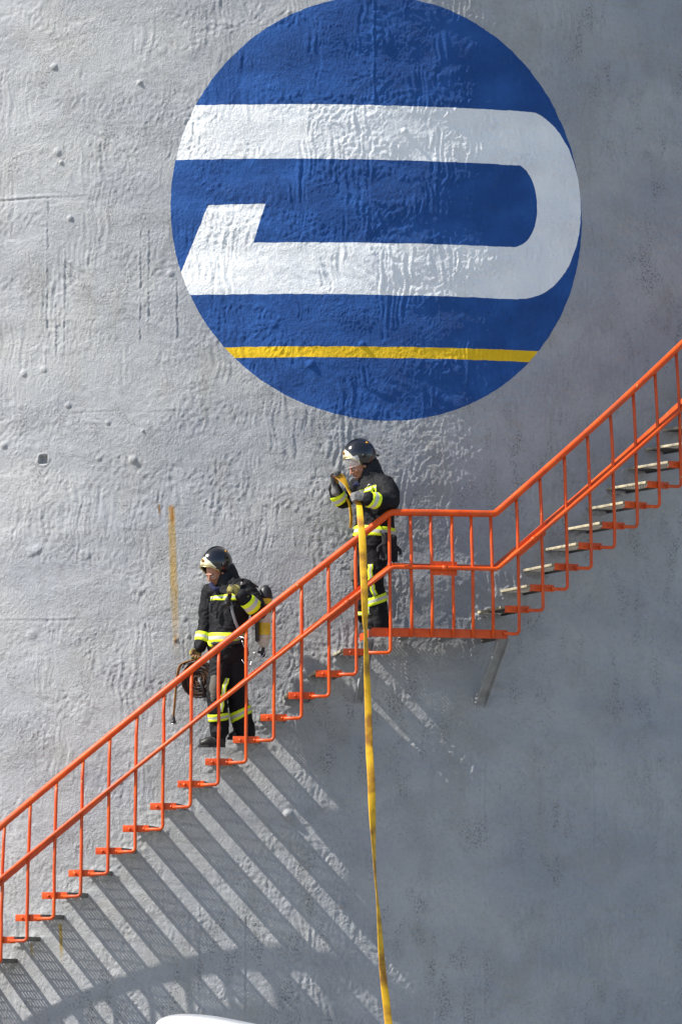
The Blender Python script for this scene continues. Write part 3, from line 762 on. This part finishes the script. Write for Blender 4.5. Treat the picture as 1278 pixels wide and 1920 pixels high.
def boot(parent, heel, toe, ankle, yw=.052, sole_z=None):
    """heel and toe are sole points"""
    heel, toe, ankle = Vector(heel), Vector(toe), Vector(ankle); d = (toe - heel).normalized(); up = Vector((0, 0, 1)); s = d.cross(up).normalized(); up = s.cross(d)
    L = (toe - heel).length; bm = bmesh.new()
    limb(bm, [heel + up * .05 + d * .035, heel + up * .055 + d * L * .35, heel + up * .045 + d * L * .65, heel + up * .036 + d * (L - .045)],
         [(yw * .80, .052), (yw * .82, .058), (yw * 1.0, .048), (yw * .88, .036)], 4, 14, s)
    limb(bm, [heel + up * .06 + d * .06, ankle, ankle + up * .10, ankle + up * .20], [.052, .056, .062, .064], 4, 14)
    b = child('boot', fuse(bm, .006, 5, (.0015, 14)), M['rubber'], parent)
    bm = bmesh.new(); P_ = []
    for j in range(28):
        a = 2 * math.pi * j / 28; x = math.cos(a); y = math.sin(a)
        wv = yw * (1.0 if x > 0 else .82) * (1 - .22 * math.exp(-((x + .15) / .25) ** 2))
        P_.append(heel + d * (L / 2 + x * L / 2 * 1.02) + s * y * wv)
    lo_ = [bm.verts.new(p) for p in P_]; hi = [bm.verts.new(p + up * .024) for p in P_]
    for j in range(28): bm.faces.new((lo_[j], lo_[(j + 1) % 28], hi[(j + 1) % 28], hi[j]))
    bm.faces.new(lo_); bm.faces.new(hi); child('sole', bm, M['black'], b, smooth=False)
    return b

# ================================================================== firefighter walking down with the coiled hose
Y1 = -7.36
def K(x, y, dy=0.0): return W(300 + x / 4.365, 1000 + y / 4.365, Y1 + dy)
ff = thing('person', K(560, 1690), 'firefighter in dark gear walking down the stairs, looking down, carrying a rolled hose', 'firefighter', 'firefighters on the staircase')
lat = (.87, -.5, 0)
T_p = [K(545, 985), K(540, 900), K(545, 760), K(565, 620), K(570, 520), K(560, 445)]
T_r = [(.170, .145), (.172, .145), (.178, .142), (.195, .145), (.195, .140), (.150, .105)]
RA = [K(412, 478, .05), K(388, 610, .05), K(372, 735, .03), K(350, 840, .0), K(328, 930, -.02)]; RAr = [.078, .074, .068, .060, .054]
LA = [K(690, 455, -.08), K(755, 545, -.12), K(808, 640, -.17)]; LAr = [.090, .088, .080]
LF = [K(805, 640, -.18), K(730, 570, -.24), K(665, 505, -.29)]; LFr = [.072, .066, .056]
FL = [K(525, 960, .0), K(490, 1110, -.03), K(468, 1270, -.06), K(472, 1430, -.05), K(484, 1560, -.03), K(488, 1628, -.03)]; FLr = [.118, .100, .090, .088, .086, .080]
RL = [K(615, 960, .0), K(625, 1110, .02), K(628, 1280, .03), K(652, 1440, .05), K(685, 1570, .06), K(697, 1650, .06)]; RLr = [.122, .108, .094, .094, .098, .094]
hc = K(455, 322, -.03); HA = headframe((-.62, -.66, -.54), (.05, 0, 1))
# body
bm = bmesh.new()
head_bm(bm, hc, HA)
limb(bm, [hc + HA @ Vector((0, -.02, -.05)), K(535, 420, 0), K(555, 480, 0)], [.052, .055, .07], 3)
limb(bm, T_p, [(a - .05, b_ - .04) for a, b_ in T_r], 3, 16, lat)
for P_, R_ in ((RA, RAr), (LA + LF[1:], LAr + LFr[1:]), (FL, FLr), (RL, RLr)): limb(bm, P_, [r * .66 for r in R_], 3)
limb(bm, [K(484, 1590, -.03), K(480, 1700, -.03), K(400, 1722, -.03)], [.032, .028, .014], 3); limb(bm, [K(690, 1600, .06), K(685, 1650, .06), K(620, 1668, .06)], [.032, .028, .014], 3)
rw, rd = K(322, 945, -.02), Vector((-.38, -.05, -.92)); lw, ld = K(655, 498, -.30), Vector((-.78, -.25, .55))
hand_bm(bm, rw, rd, (.25, -.95, 0), curl=1.25, s=.90, thumb=1); hand_bm(bm, lw, ld, (-.35, .8, -.4), curl=1.2, s=.90, thumb=-1)
body = child('body', fuse(bm, .0048, 3), M['skin'], ff); face_details(hc, HA, body)
# clothes
bm = bmesh.new(); limb(bm, T_p, T_r, 4, 22, lat)
limb(bm, RA, RAr); limb(bm, LA, LAr); limb(bm, [LA[-1], LF[0], LF[1], LF[2]], [.074, .074, .066, .058])
limb(bm, [K(400, 490, .04), K(560, 450, .0), K(700, 450, -.07)], [.065, .10, .075])
jk = child('jacket', fuse(bm, .0085, 6, (.011, 10)), M['fabric'], ff)
bm = bmesh.new(); limb(bm, [K(555, 470, 0), K(535, 420, -.01), K(520, 365, .0)], [.115, .090, .082], 4, 18); limb(bm, [K(560, 300, .03), K(590, 400, .04), K(640, 440, .04)], [.07, .085, .07])
child('hood', fuse(bm, .008, 4, (.007, 18)), M['hood'], ff)
bm = bmesh.new(); tube(bm, [K(418, 410, -.09), K(428, 440, -.12), K(450, 458, -.14), K(485, 458, -.14)], [.016, .021, .021, .016], 10); child('collar', fuse(bm, .005, 2, (.004, 30)), M['blue'], ff)
bm = bmesh.new(); limb(bm, [K(560, 860), K(565, 960), K(570, 1010)], [(.145, .13), (.160, .14), (.12, .11)], 3, 20, lat); limb(bm, FL, FLr); limb(bm, RL, RLr)
tr = child('trousers', fuse(bm, .0085, 6, (.011, 8)), M['fabric'], ff)
band('waist_band', jk, T_p, T_r, .20, .315, .012, lat, wav=.004)
band('chest_band', jk, T_p, T_r, .715, .835, .010, lat, wav=.003)
band('cuff_band', jk, RA, RAr, .70, .86, .009)
band('cuff_band', jk, LF, LFr, .22, .66, .010)
band('leg_band', tr, FL, FLr, .660, .748, .011); band('leg_band', tr, RL, RLr, .600, .700, .012, tilt=(.022, 3.14))
def onleg(pts, rads, t, dx, off=.013):
    p, r, _ = at_chain(pts, rads, t); return Vector((p.x + dx, p.y - math.sqrt(max(0, r.x ** 2 - dx ** 2)) - off, p.z))
patch_band('side_stripe', tr, [onleg(FL, FLr, .30 + .039 * i, .082 - .006 * i + .004 * math.sin(i * 2)) for i in range(10)], .042)
bm = bmesh.new(); limb(bm, [K(452, 1185, -.085), K(450, 1265, -.105), K(450, 1360, -.085)], [(.052, .06)] * 3, 4, 16, (1, 0, 0)); child('knee_pad', fuse(bm, .007, 4, (.004, 22)), M['pad'], tr)
boot(ff, K(535, 1752, -.03), K(312, 1752, -.03), K(480, 1640, -.03)); boot(ff, K(745, 1690, .06), K(550, 1690, .06), K(690, 1625, .06))
helmet(ff, K(462, 268, -.0), headframe((-.72, -.62, -.32), (.10, 0, 1)))
glove('glove', ff, rw, rd, (.25, -.95, 0), M['glove_o'], curl=1.15, thumb=1); glove('glove', ff, lw, ld, (-.35, .8, -.4), M['glove_o'], curl=1.1, thumb=-1)
# straps, pouches and harness of the jacket
bm = bmesh.new(); ribbon(bm, [K(578, 560, -.20), K(592, 640, -.20), K(615, 720, -.19), K(645, 790, -.18), K(680, 850, -.15)], .026, (1, .2, 0), .004); child('harness_strap', bm, M['strap'], ff)
for (x, y) in ((392, 575), (428, 590)):
    bm = bmesh.new(); box(bm, K(x - 2, y, -.135 if x < 400 else -.165), (.011, .02, .115 if x > 400 else .08), None, .004); child('pen_pocket', bm, M['black'], jk)
bm = bmesh.new(); box(bm, K(415, 610, -.165), (.030, .030, .09), Matrix.Rotation(.15, 3, 'Z'), .006); child('radio', bm, M['black'], jk)
bm = bmesh.new(); limb(bm, [K(530, 585, -.185), K(555, 545, -.20), K(575, 500, -.215)], [.018, .026, .018]); sphere(bm, K(548, 575, -.20), .024); child('regulator', fuse(bm, .005, 2), M['black'], ff)
bm = bmesh.new(); tube(bm, catmull([K(575, 590, -.2), K(560, 500, -.24), K(610, 400, -.2), K(700, 380, -.1), K(800, 440, .0)], 6), .009, 8); child('air_line', bm, M['black'], ff)
bm = bmesh.new(); tube(bm, catmull([K(675, 420, -.17), K(668, 400, -.18), K(664, 425, -.18)], 4), .006, 6); child('strap_buckle', bm, M['steel'], ff)
bm = bmesh.new(); tube(bm, catmull([K(650, 845, -.16), K(690, 860, -.19), K(720, 910, -.2), K(700, 945, -.19), K(670, 880, -.17)], 5), .0045, 6); child('carabiner', bm, M['steel'], ff)
bm = bmesh.new(); tube(bm, catmull([K(670, 1035, -.14), K(700, 1075, -.16), K(735, 1085, -.14), K(750, 1040, -.12)], 5), .0045, 6); tube(bm, catmull([K(760, 985, -.1), K(800, 960, -.1), K(815, 930, -.05)], 4), .006, 6); child('hanging_line', bm, M['steel'], ff)
bm = bmesh.new(); ribbon(bm, [K(400, 925, -.15), K(440, 900, -.165), K(540, 905, -.17), K(640, 890, -.17), K(720, 860, -.12)], .03, (0, 0, 1), .006); child('belt', bm, M['black'], ff)
bm = bmesh.new(); ribbon(bm, [K(398, 880, -.14), K(408, 910, -.155), K(430, 925, -.165)], .028, (1, 0, 1), .005); child('belt_tab', bm, M['lime'], ff)
# the breathing apparatus on the back
ba = thing('air_cylinder', K(855, 700, .05), 'yellow and white air cylinder on the back of the firefighter lower on the stairs', 'air cylinder')
cy = [K(862, 470, .05), K(855, 700, .06), K(845, 925, .06)]
cd = (cy[0] - cy[-1]).normalized()
def cseg(name, t0, t1, r, m_, par=ba, dome=0):
    bm = bmesh.new(); P_ = []; R_ = []
    for k in range(13):
        t = t0 + (t1 - t0) * k / 12; P_.append(cy[0].lerp(cy[-1], t)); rr = r
        if dome == 1: rr = r * math.sqrt(max(0.06, 1 - (k / 12) ** 2.6))
        if dome == -1: rr = r * math.sqrt(max(0.06, 1 - (1 - k / 12) ** 2.6))
        R_.append(rr)
    tube(bm, P_, R_, 24); return child(name, bm, m_, par)
cb = cseg('cylinder_body', .12, .86, .059, M['cyl_y']); cseg('cylinder_base', .80, 1.02, .0597, M['cyl_w'], ba, 1)
cseg('label_band', .40, .58, .0598, M['cyl_w'], cb); cseg('top_cover', -.10, .14, .066, M['black'], ba, -1); cseg('collar_band', .13, .24, .062, M['cyl_y'], cb); cseg('retaining_strap', .25, .38, .063, M['black'], ba)
bm = bmesh.new(); p = cy[-1]; tube(bm, [p, p - cd * .05], .016, 10); tube(bm, [p - cd * .05 + Vector((-.05, 0, 0)), p - cd * .05 + Vector((.025, 0, -.01))], .013, 8); sphere(bm, p - cd * .08, .022); child('valve', fuse(bm, .005, 1), M['black'], ba)
bm = bmesh.new(); tube(bm, catmull([p - cd * .05 + Vector((.02, -.01, 0)), p - cd * .10 + Vector((-.02, -.02, 0)), p - cd * .09 + Vector((-.07, -.03, .02))], 5), .006, 6); child('valve_hose', bm, M['steel'], ba)
bm = bmesh.new(); box(bm, K(790, 680, .05), (.035, .17, .46), Matrix.Rotation(-.03, 3, 'Y'), .012); child('back_plate', bm, M['black'], ba)
# coiled hose in the right hand
HC = K(322, 1200, -.02)
hr = thing('coiled_hose', HC, 'rolled brown hose hanging from the hand of the firefighter walking down the stairs', 'hose roll')
bm = bmesh.new(); pts = []; turns = 9; nn_ = turns * 40; sd = Vector((.10, 1, .05)).normalized(); e1 = Vector((1, -.10, 0)).normalized(); e2 = sd.cross(e1)
for k in range(nn_ + 1):
    a = 2 * math.pi * k / 40; r = .020 + (.170 - .020) * k / nn_ + .0018 * math.sin(a * 3.1 + k * .05)
    pts.append(HC + e1 * r * math.cos(a) * 0.97 + e2 * r * math.sin(a) + sd * .006 * math.sin(k * .37))
ribbon(bm, pts, .075, tuple(sd), .0160); child('coil', bm, M['coil'], hr)
bm = bmesh.new(); ribbon(bm, catmull([K(360, 1062, -.05), K(290, 1040, -.06), K(225, 1050, -.07), K(165, 1085, -.07), K(140, 1180, -.07), K(128, 1300, -.07), K(118, 1420, -.07), K(110, 1505, -.07)], 6), [.05] * 12 + [.042] * 12 + [.034] * 12 + [.032] * 7, (.5, .9, 0), .010); child('hose_tail', bm, M['tan'], hr)
bm = bmesh.new(); p = K(110, 1500, -.07); tube(bm, [p, p + Vector((0, 0, -.035)), p + Vector((0, 0, -.036)), p + Vector((0, 0, -.062)), p + Vector((0, 0, -.066))], [.017, .018, .024, .025, .019], 12); child('coupling', bm, M['black'], hr)
bm = bmesh.new(); tube(bm, [p + Vector((-.022, -.01, -.062)), p + Vector((.005, -.028, -.070)), p + Vector((.030, -.01, -.062))], .006, 8); child('coupling_lug', bm, M['steel'], hr)
bm = bmesh.new(); ribbon(bm, [K(185, 1100, -.06), K(200, 1070, -.07), K(235, 1065, -.08), K(290, 1055, -.07), K(345, 1062, -.03)], .03, (0, 1, .3), .010); child('carry_strap', bm, M['black'], hr)
bm = bmesh.new(); ribbon(bm, [K(322, 1190, -.066), K(345, 1260, -.068), K(370, 1345, -.064)], .022, (1, 0, .2), .004); child('tie_strap', bm, M['black'], hr)

# ================================================================== firefighter on the landing with the yellow hose
Y2 = -7.22
def K(x, y, dy=0.0): return W(560 + x / 4.365, 800 + y / 4.365, Y2 + dy)
ff = thing('person', K(620, 1650), 'firefighter in dark gear standing on the landing and holding a yellow hose up', 'firefighter', 'firefighters on the staircase')
lat = (.57, -.82, 0)
T_p = [K(615, 985), K(615, 900), K(625, 760), K(630, 620), K(615, 520), K(592, 440)]
T_r = [(.195, .178), (.198, .182), (.185, .165), (.20, .165), (.19, .155), (.125, .105)]
LA = [K(705, 470, -.12), K(738, 545, -.19), K(742, 618, -.25)]; LAr = [.092, .090, .084]
LF = [K(742, 620, -.26), K(650, 610, -.35), K(562, 592, -.42)]; LFr = [.080, .068, .060]
RA = [K(490, 480, .08), K(425, 555, .02), K(360, 612, -.05)]; RAr = [.080, .074, .068]
RF = [K(355, 612, -.05), K(315, 560, -.10), K(285, 490, -.14)]; RFr = [.066, .060, .054]
NL_ = [K(625, 975, -.05), K(630, 1110, -.07), K(612, 1260, -.09), K(630, 1400, -.07), K(650, 1550, -.05), K(652, 1632, -.05)]; NLr = [.122, .108, .088, .090, .092, .094]
FL = [K(560, 975, .06), K(530, 1110, .04), K(508, 1250, .02), K(530, 1400, .05), K(555, 1560, .08)]; FLr = [.110, .098, .082, .082, .085]
hc = K(492, 318, -.02); HA = headframe((-.80, -.42, -.56), (0, 0, 1))
bm = bmesh.new(); head_bm(bm, hc, HA)
limb(bm, [hc + HA @ Vector((0, -.02, -.05)), K(560, 410, 0), K(590, 480, 0)], [.052, .055, .07], 3)
limb(bm, T_p, [(a - .05, b_ - .045) for a, b_ in T_r], 3, 16, lat)
for P_, R_ in ((LA + LF[1:], LAr + LFr[1:]), (RA + RF[1:], RAr + RFr[1:]), (NL_, NLr), (FL, FLr)): limb(bm, P_, [r * .64 for r in R_], 3)
limb(bm, [K(645, 1560, -.05), K(640, 1615, -.05), K(560, 1625, -.06)], [.032, .028, .016], 3); limb(bm, [K(560, 1560, .08), K(570, 1615, .08), K(545, 1625, .08)], [.032, .026, .014], 3)
lw, ld = K(548, 580, -.43), Vector((-.95, -.15, .10)); rw, rd = K(290, 478, -.17), Vector((-.18, -.15, .95))
hand_bm(bm, lw, ld, (-.1, .75, -.5), curl=1.2, s=.98, thumb=-1); hand_bm(bm, rw, rd, (.8, -.35, .2), curl=1.25, s=.9, thumb=1)
body = child('body', fuse(bm, .0048, 3), M['skin'], ff); face_details(hc, HA, body)
bm = bmesh.new(); limb(bm, T_p, T_r, 4, 22, lat); limb(bm, LA, LAr); limb(bm, LF, LFr); limb(bm, RA, RAr); limb(bm, RF, RFr)
limb(bm, [K(490, 480, .07), K(600, 450, .0), K(695, 465, -.10)], [.07, .10, .085])
jk = child('jacket', fuse(bm, .0085, 6, (.011, 10)), M['fabric'], ff)
bm = bmesh.new(); limb(bm, [K(590, 470, 0), K(575, 410, 0), K(560, 350, .02)], [.115, .092, .085], 4, 18); limb(bm, [K(600, 300, .03), K(625, 390, .04), K(660, 430, .04)], [.065, .07, .06])
child('hood', fuse(bm, .008, 4, (.007, 18)), M['hood'], ff)
bm = bmesh.new(); limb(bm, [K(620, 860), K(615, 960), K(610, 1020)], [(.16, .15), (.165, .155), (.13, .12)], 3, 20, lat); limb(bm, NL_, NLr); limb(bm, FL, FLr)
tr = child('trousers', fuse(bm, .0085, 6, (.011, 8)), M['fabric'], ff)
band('waist_band', jk, T_p, T_r, .19, .31, .012, lat, wav=.004)
band('chest_band', jk, T_p, T_r, .765, .85, .010, lat)
band('cuff_band', jk, LF, LFr, .56, .93, .012, tilt=(.012, 0)); band('cuff_band', jk, RF, RFr, .10, .55, .013, tilt=(.012, 1.5))
bm = bmesh.new(); limb(bm, [K(640, 560, -.20), K(700, 500, -.16)], [.01, .01], 2); bm.free()
band('leg_band', tr, NL_, NLr, .575, .665, .012, tilt=(.018, 3.14))
patch_band('side_stripe', tr, [onleg(NL_, NLr, .235 + .035 * i, -.048 + .005 * math.sin(i * 2.1) + .004 * i) for i in range(11)], .046)
patch_band('ankle_tab', tr, [onleg(NL_, NLr, .70 + .03 * i, -.078) for i in range(4)], .034)
band('boot_band', tr, [K(520, 1490, .02), K(515, 1560, .02)], [.06, .062], .45, .85, .006)
bm = bmesh.new(); limb(bm, [K(468, 1120, .0), K(460, 1180, -.01), K(462, 1240, .0)], [(.045, .05)] * 3, 4, 14, (1, 0, 0)); child('knee_pad', fuse(bm, .007, 4, (.004, 22)), M['pad'], tr)
boot(ff, K(725, 1652, -.06), K(505, 1652, -.10), K(660, 1565, -.06)); boot(ff, K(640, 1652, .08), K(492, 1652, .05), K(575, 1575, .08))
helmet(ff, K(497, 258, 0), headframe((-.86, -.42, -.34), (.02, 0, 1)), tilt_shield=True)
glove('glove', ff, lw, ld, (-.1, .75, -.5), M['glove_g'], curl=1.1, thumb=-1, s=1.1); glove('glove', ff, rw, rd, (.8, -.35, .2), M['glove_g'], curl=1.2, thumb=1, s=1.1)
for (x, y, l_) in ((700, 985, .9), (760, 1000, 1.0)):
    p = K(x + 10, y - 90, -.19 if x < 720 else -.13)
    bm = bmesh.new(); hand_bm(bm, p + Vector((0, 0, -.06)), (-.05, 0, -1), (0, -1, 0), curl=.25, s=1.05, thumb=1 if x < 720 else -1); limb(bm, [p, p + Vector((0, 0, -.07))], [.038, .034], 3)
    child('spare_glove', fuse(bm, .0045, 3), M['hood'], ff)
bm = bmesh.new(); tube(bm, catmull([K(665, 850, -.21), K(690, 890, -.22), K(725, 880, -.22), K(745, 850, -.20)], 5), .005, 6); child('glove_clip', bm, M['black'], ff)
bm = bmesh.new(); box(bm, K(600, 515, -.185), (.022, .02, .05), None, .004); box(bm, K(630, 525, -.20), (.016, .02, .035), None, .004); ch = child('chest_clip', fuse(bm, .004, 1), M['lime'], jk)
bm = bmesh.new(); limb(bm, [K(455, 480, -.12), K(470, 470, -.13), K(490, 478, -.14)], [.018, .022, .016]); child('collar', fuse(bm, .005, 2), M['blue'], ff)
bm = bmesh.new(); tube(bm, catmull([K(555, 500, -.2), K(575, 470, -.21), K(600, 490, -.21)], 4), .004, 6); child('strap_buckle', bm, M['steel'], ff)

# the flat yellow hose: loop over the hands, then a long twisted drop in front of the stair
def H(px, py, Y): return W(px, py, Y)
hs = thing('fire_hose', H(680, 970, -7.9), 'long flat yellow hose hanging down from the hands of the firefighter on the landing', 'fire hose')
rows = [  # picture x, y, depth, width in metres seen, turn of the strip in degrees (0 = flat to the camera)
    (624, 889, -7.38, .05, 40), (630, 888, -7.40, .085, 20), (639, 896, -7.43, .095, 20), (648, 908, -7.47, .070, 50), (654, 920, -7.50, .055, 60), (660, 930, -7.55, .045, 40), (667, 936, -7.60, .05, 10),
    (672, 944, -7.64, .050, 0), (674, 955, -7.72, .056, 0), (676, 980, -7.80, .062, 0), (679, 1010, -7.86, .066, 5), (681, 1060, -7.90, .066, 8), (683, 1110, -7.97, .064, 12), (684, 1160, -7.99, .06, 35),
    (685, 1185, -8.00, .06, 60), (686, 1215, -8.02, .06, 50), (687.5, 1260, -8.04, .06, 30), (690, 1330, -8.08, .062, 8), (692, 1400, -8.12, .066, 0), (695.5, 1460, -8.16, .068, 5), (697.5, 1520, -8.20, .068, 25),
    (700, 1580, -8.24, .066, 55), (703, 1640, -8.28, .066, 75), (706.5, 1680, -8.31, .066, 78), (710, 1720, -8.34, .066, 60), (714, 1780, -8.38, .066, 40), (718, 1830, -8.41, .066, 25), (725, 1890, -8.45, .068, 12), (731, 1950, -8.5, .068, 5)]
pts = catmull([H(a, b_, c_) for a, b_, c_, _, _ in rows], 5); tw = catmull([Vector((d_, e_, 0)) for _, _, _, d_, e_ in rows], 5)
end = pts[-1]
for k in range(1, 9): pts.append(end + Vector((.03 * k, -.03 * k, -(end.z - .03) * k / 8))); tw.append(Vector((.068, 5 + 6 * k, 0)))
for k in range(1, 14): pts.append(Vector((end.x + .24 + .16 * k, end.y - .24 - .10 * k, .022))); tw.append(Vector((.068, 60 if k < 1 else 53, 0)))
sides = []
for i, q_ in enumerate(tw):
    a = rad(q_.y); sides.append(Vector((math.cos(a), math.sin(a), 0)))
bm = bmesh.new(); ribbon(bm, pts, [q_.x for q_ in tw], sides, .009); child('hose', bm, M['hose'], hs)
bm = bmesh.new(); ribbon(bm, catmull([H(628, 884, -7.42), H(634, 912, -7.36), H(648, 930, -7.33), H(656, 950, -7.36), H(658, 972, -7.40), H(657, 990, -7.42)], 5), .045, Vector((.5, .8, 0)), .009)
child('hose_loop', bm, M['hose'], hs)

# ------------------------------------------------------------------ white car at the foot of the tank
CY = -13.0
roofp = W(375, 1903.5, CY); xl = W(290, 1912, CY).x; RZ = roofp.z + .012
car = thing('parked_car', (xl + 1.6, CY, 0), 'white car whose rounded roof just shows at the bottom edge', 'car')
HWc = 0.80
prof = [  # x from the tail, belt z, top z, half width at belt, half width at top
    (-.10, .45, .50, .62, .55), (-.06, .62, .80, .72, .68), (-.02, .86, RZ - .30, .76, .56), (.0, .90, RZ - .13, .77, .56), (.02, .92, RZ - .055, .78, .56), (.08, .93, RZ - .015, .79, .57), (.20, .94, RZ, .80, .58),
    (.40, .94, RZ - .010, .80, .58), (.62, .94, RZ - .05, .80, .58), (1.0, .93, RZ - .13, .80, .57), (1.45, .92, RZ - .21, .80, .56), (1.85, .90, RZ - .42, .79, .58), (2.15, .88, .97, .78, .66), (2.5, .82, .90, .76, .66), (2.9, .74, .80, .72, .62), (3.15, .60, .64, .62, .55), (3.22, .45, .48, .56, .5)]
bm = bmesh.new(); rings = []
for x, zb, zt_, wb, wt in prof:
    ring = []
    sect = [(wb * .93, .28), (wb, .42), (wb, zb * .75), (wb * .985, zb)] + [(wt + (wb * .985 - wt) * (1 - f), zb + (zt_ - zb) * f) for f in (.3, .6, .85)] + [(wt * .94, zt_ - (zt_ - zb) * .05), (wt * .75, zt_ - (zt_ - zb) * .008), (wt * .35, zt_), ]
    for y, z in sect: ring.append(bm.verts.new((xl + x, CY - y, z)))
    for y, z in sect[::-1]: ring.append(bm.verts.new((xl + x, CY + y, z)))
    rings.append(ring)
NR = len(rings[0])
for a_, b_ in zip(rings, rings[1:]):
    for j in range(NR): bm.faces.new((a_[j], a_[(j + 1) % NR], b_[(j + 1) % NR], b_[j]))
bm.faces.new(rings[0]); bm.faces.new(rings[-1])
bmesh.ops.recalc_face_normals(bm, faces=bm.faces)
cbody = child('body', bm, M['carw'], car)
sbm = cbody.modifiers.new('subdivide', 'SUBSURF'); sbm.levels = 1; sbm.render_levels = 2
for s_ in (-1, 1):
    for xa, xb in ((.35, 1.0), (1.08, 1.75)):
        bm = bmesh.new(); y0 = CY - s_ * .762; y1_ = CY - s_ * .66; zt_ = RZ - .17 if xa < 1 else RZ - .30
        q_ = [(xl + xa, y0, .99), (xl + xb, y0, .99), (xl + xb - (.12 if xa > 1 else 0), y1_, zt_), (xl + xa + (.06 if xa < 1 else 0), y1_, RZ - .17)]
        v1 = [bm.verts.new(p) for p in q_]; v2 = [bm.verts.new((p[0], p[1] - s_ * .006, p[2])) for p in q_]
        bm.faces.new(v1); bm.faces.new(v2[::-1])
        for j in range(4): bm.faces.new((v1[j], v1[(j + 1) % 4], v2[(j + 1) % 4], v2[j]))
        child('side_window', bm, M['glass'], car, smooth=False)
    for xw in (.50, 2.62):
        bm = bmesh.new(); c = Vector((xl + xw, CY - s_ * .72, .30)); ax = Vector((0, 1, 0))
        tube(bm, [c - ax * .09, c - ax * .085, c - ax * .06, c + ax * .06, c + ax * .085, c + ax * .09], [.22, .275, .30, .30, .275, .22], 28)
        wh_ = child('wheel', bm, M['tyre'], car)
        bm = bmesh.new(); tube(bm, [c - ax * .095, c + ax * .095], [.19, .19], 20); child('rim', bm, M['steel'], wh_)
    bm = bmesh.new(); sphere(bm, Vector((xl + 1.85, CY - s_ * .90, .98)), (.05, .09, .06)); child('mirror', bm, M['carw'], car)
    bm = bmesh.new(); sphere(bm, Vector((xl + 3.02, CY - s_ * .50, .62)), (.10, .14, .08)); child('headlight', bm, M['lamp_w'], car)
    bm = bmesh.new(); sphere(bm, Vector((xl - .02, CY - s_ * .62, .78)), (.05, .10, .12)); child('tail_light', bm, M['lamp_r'], car)
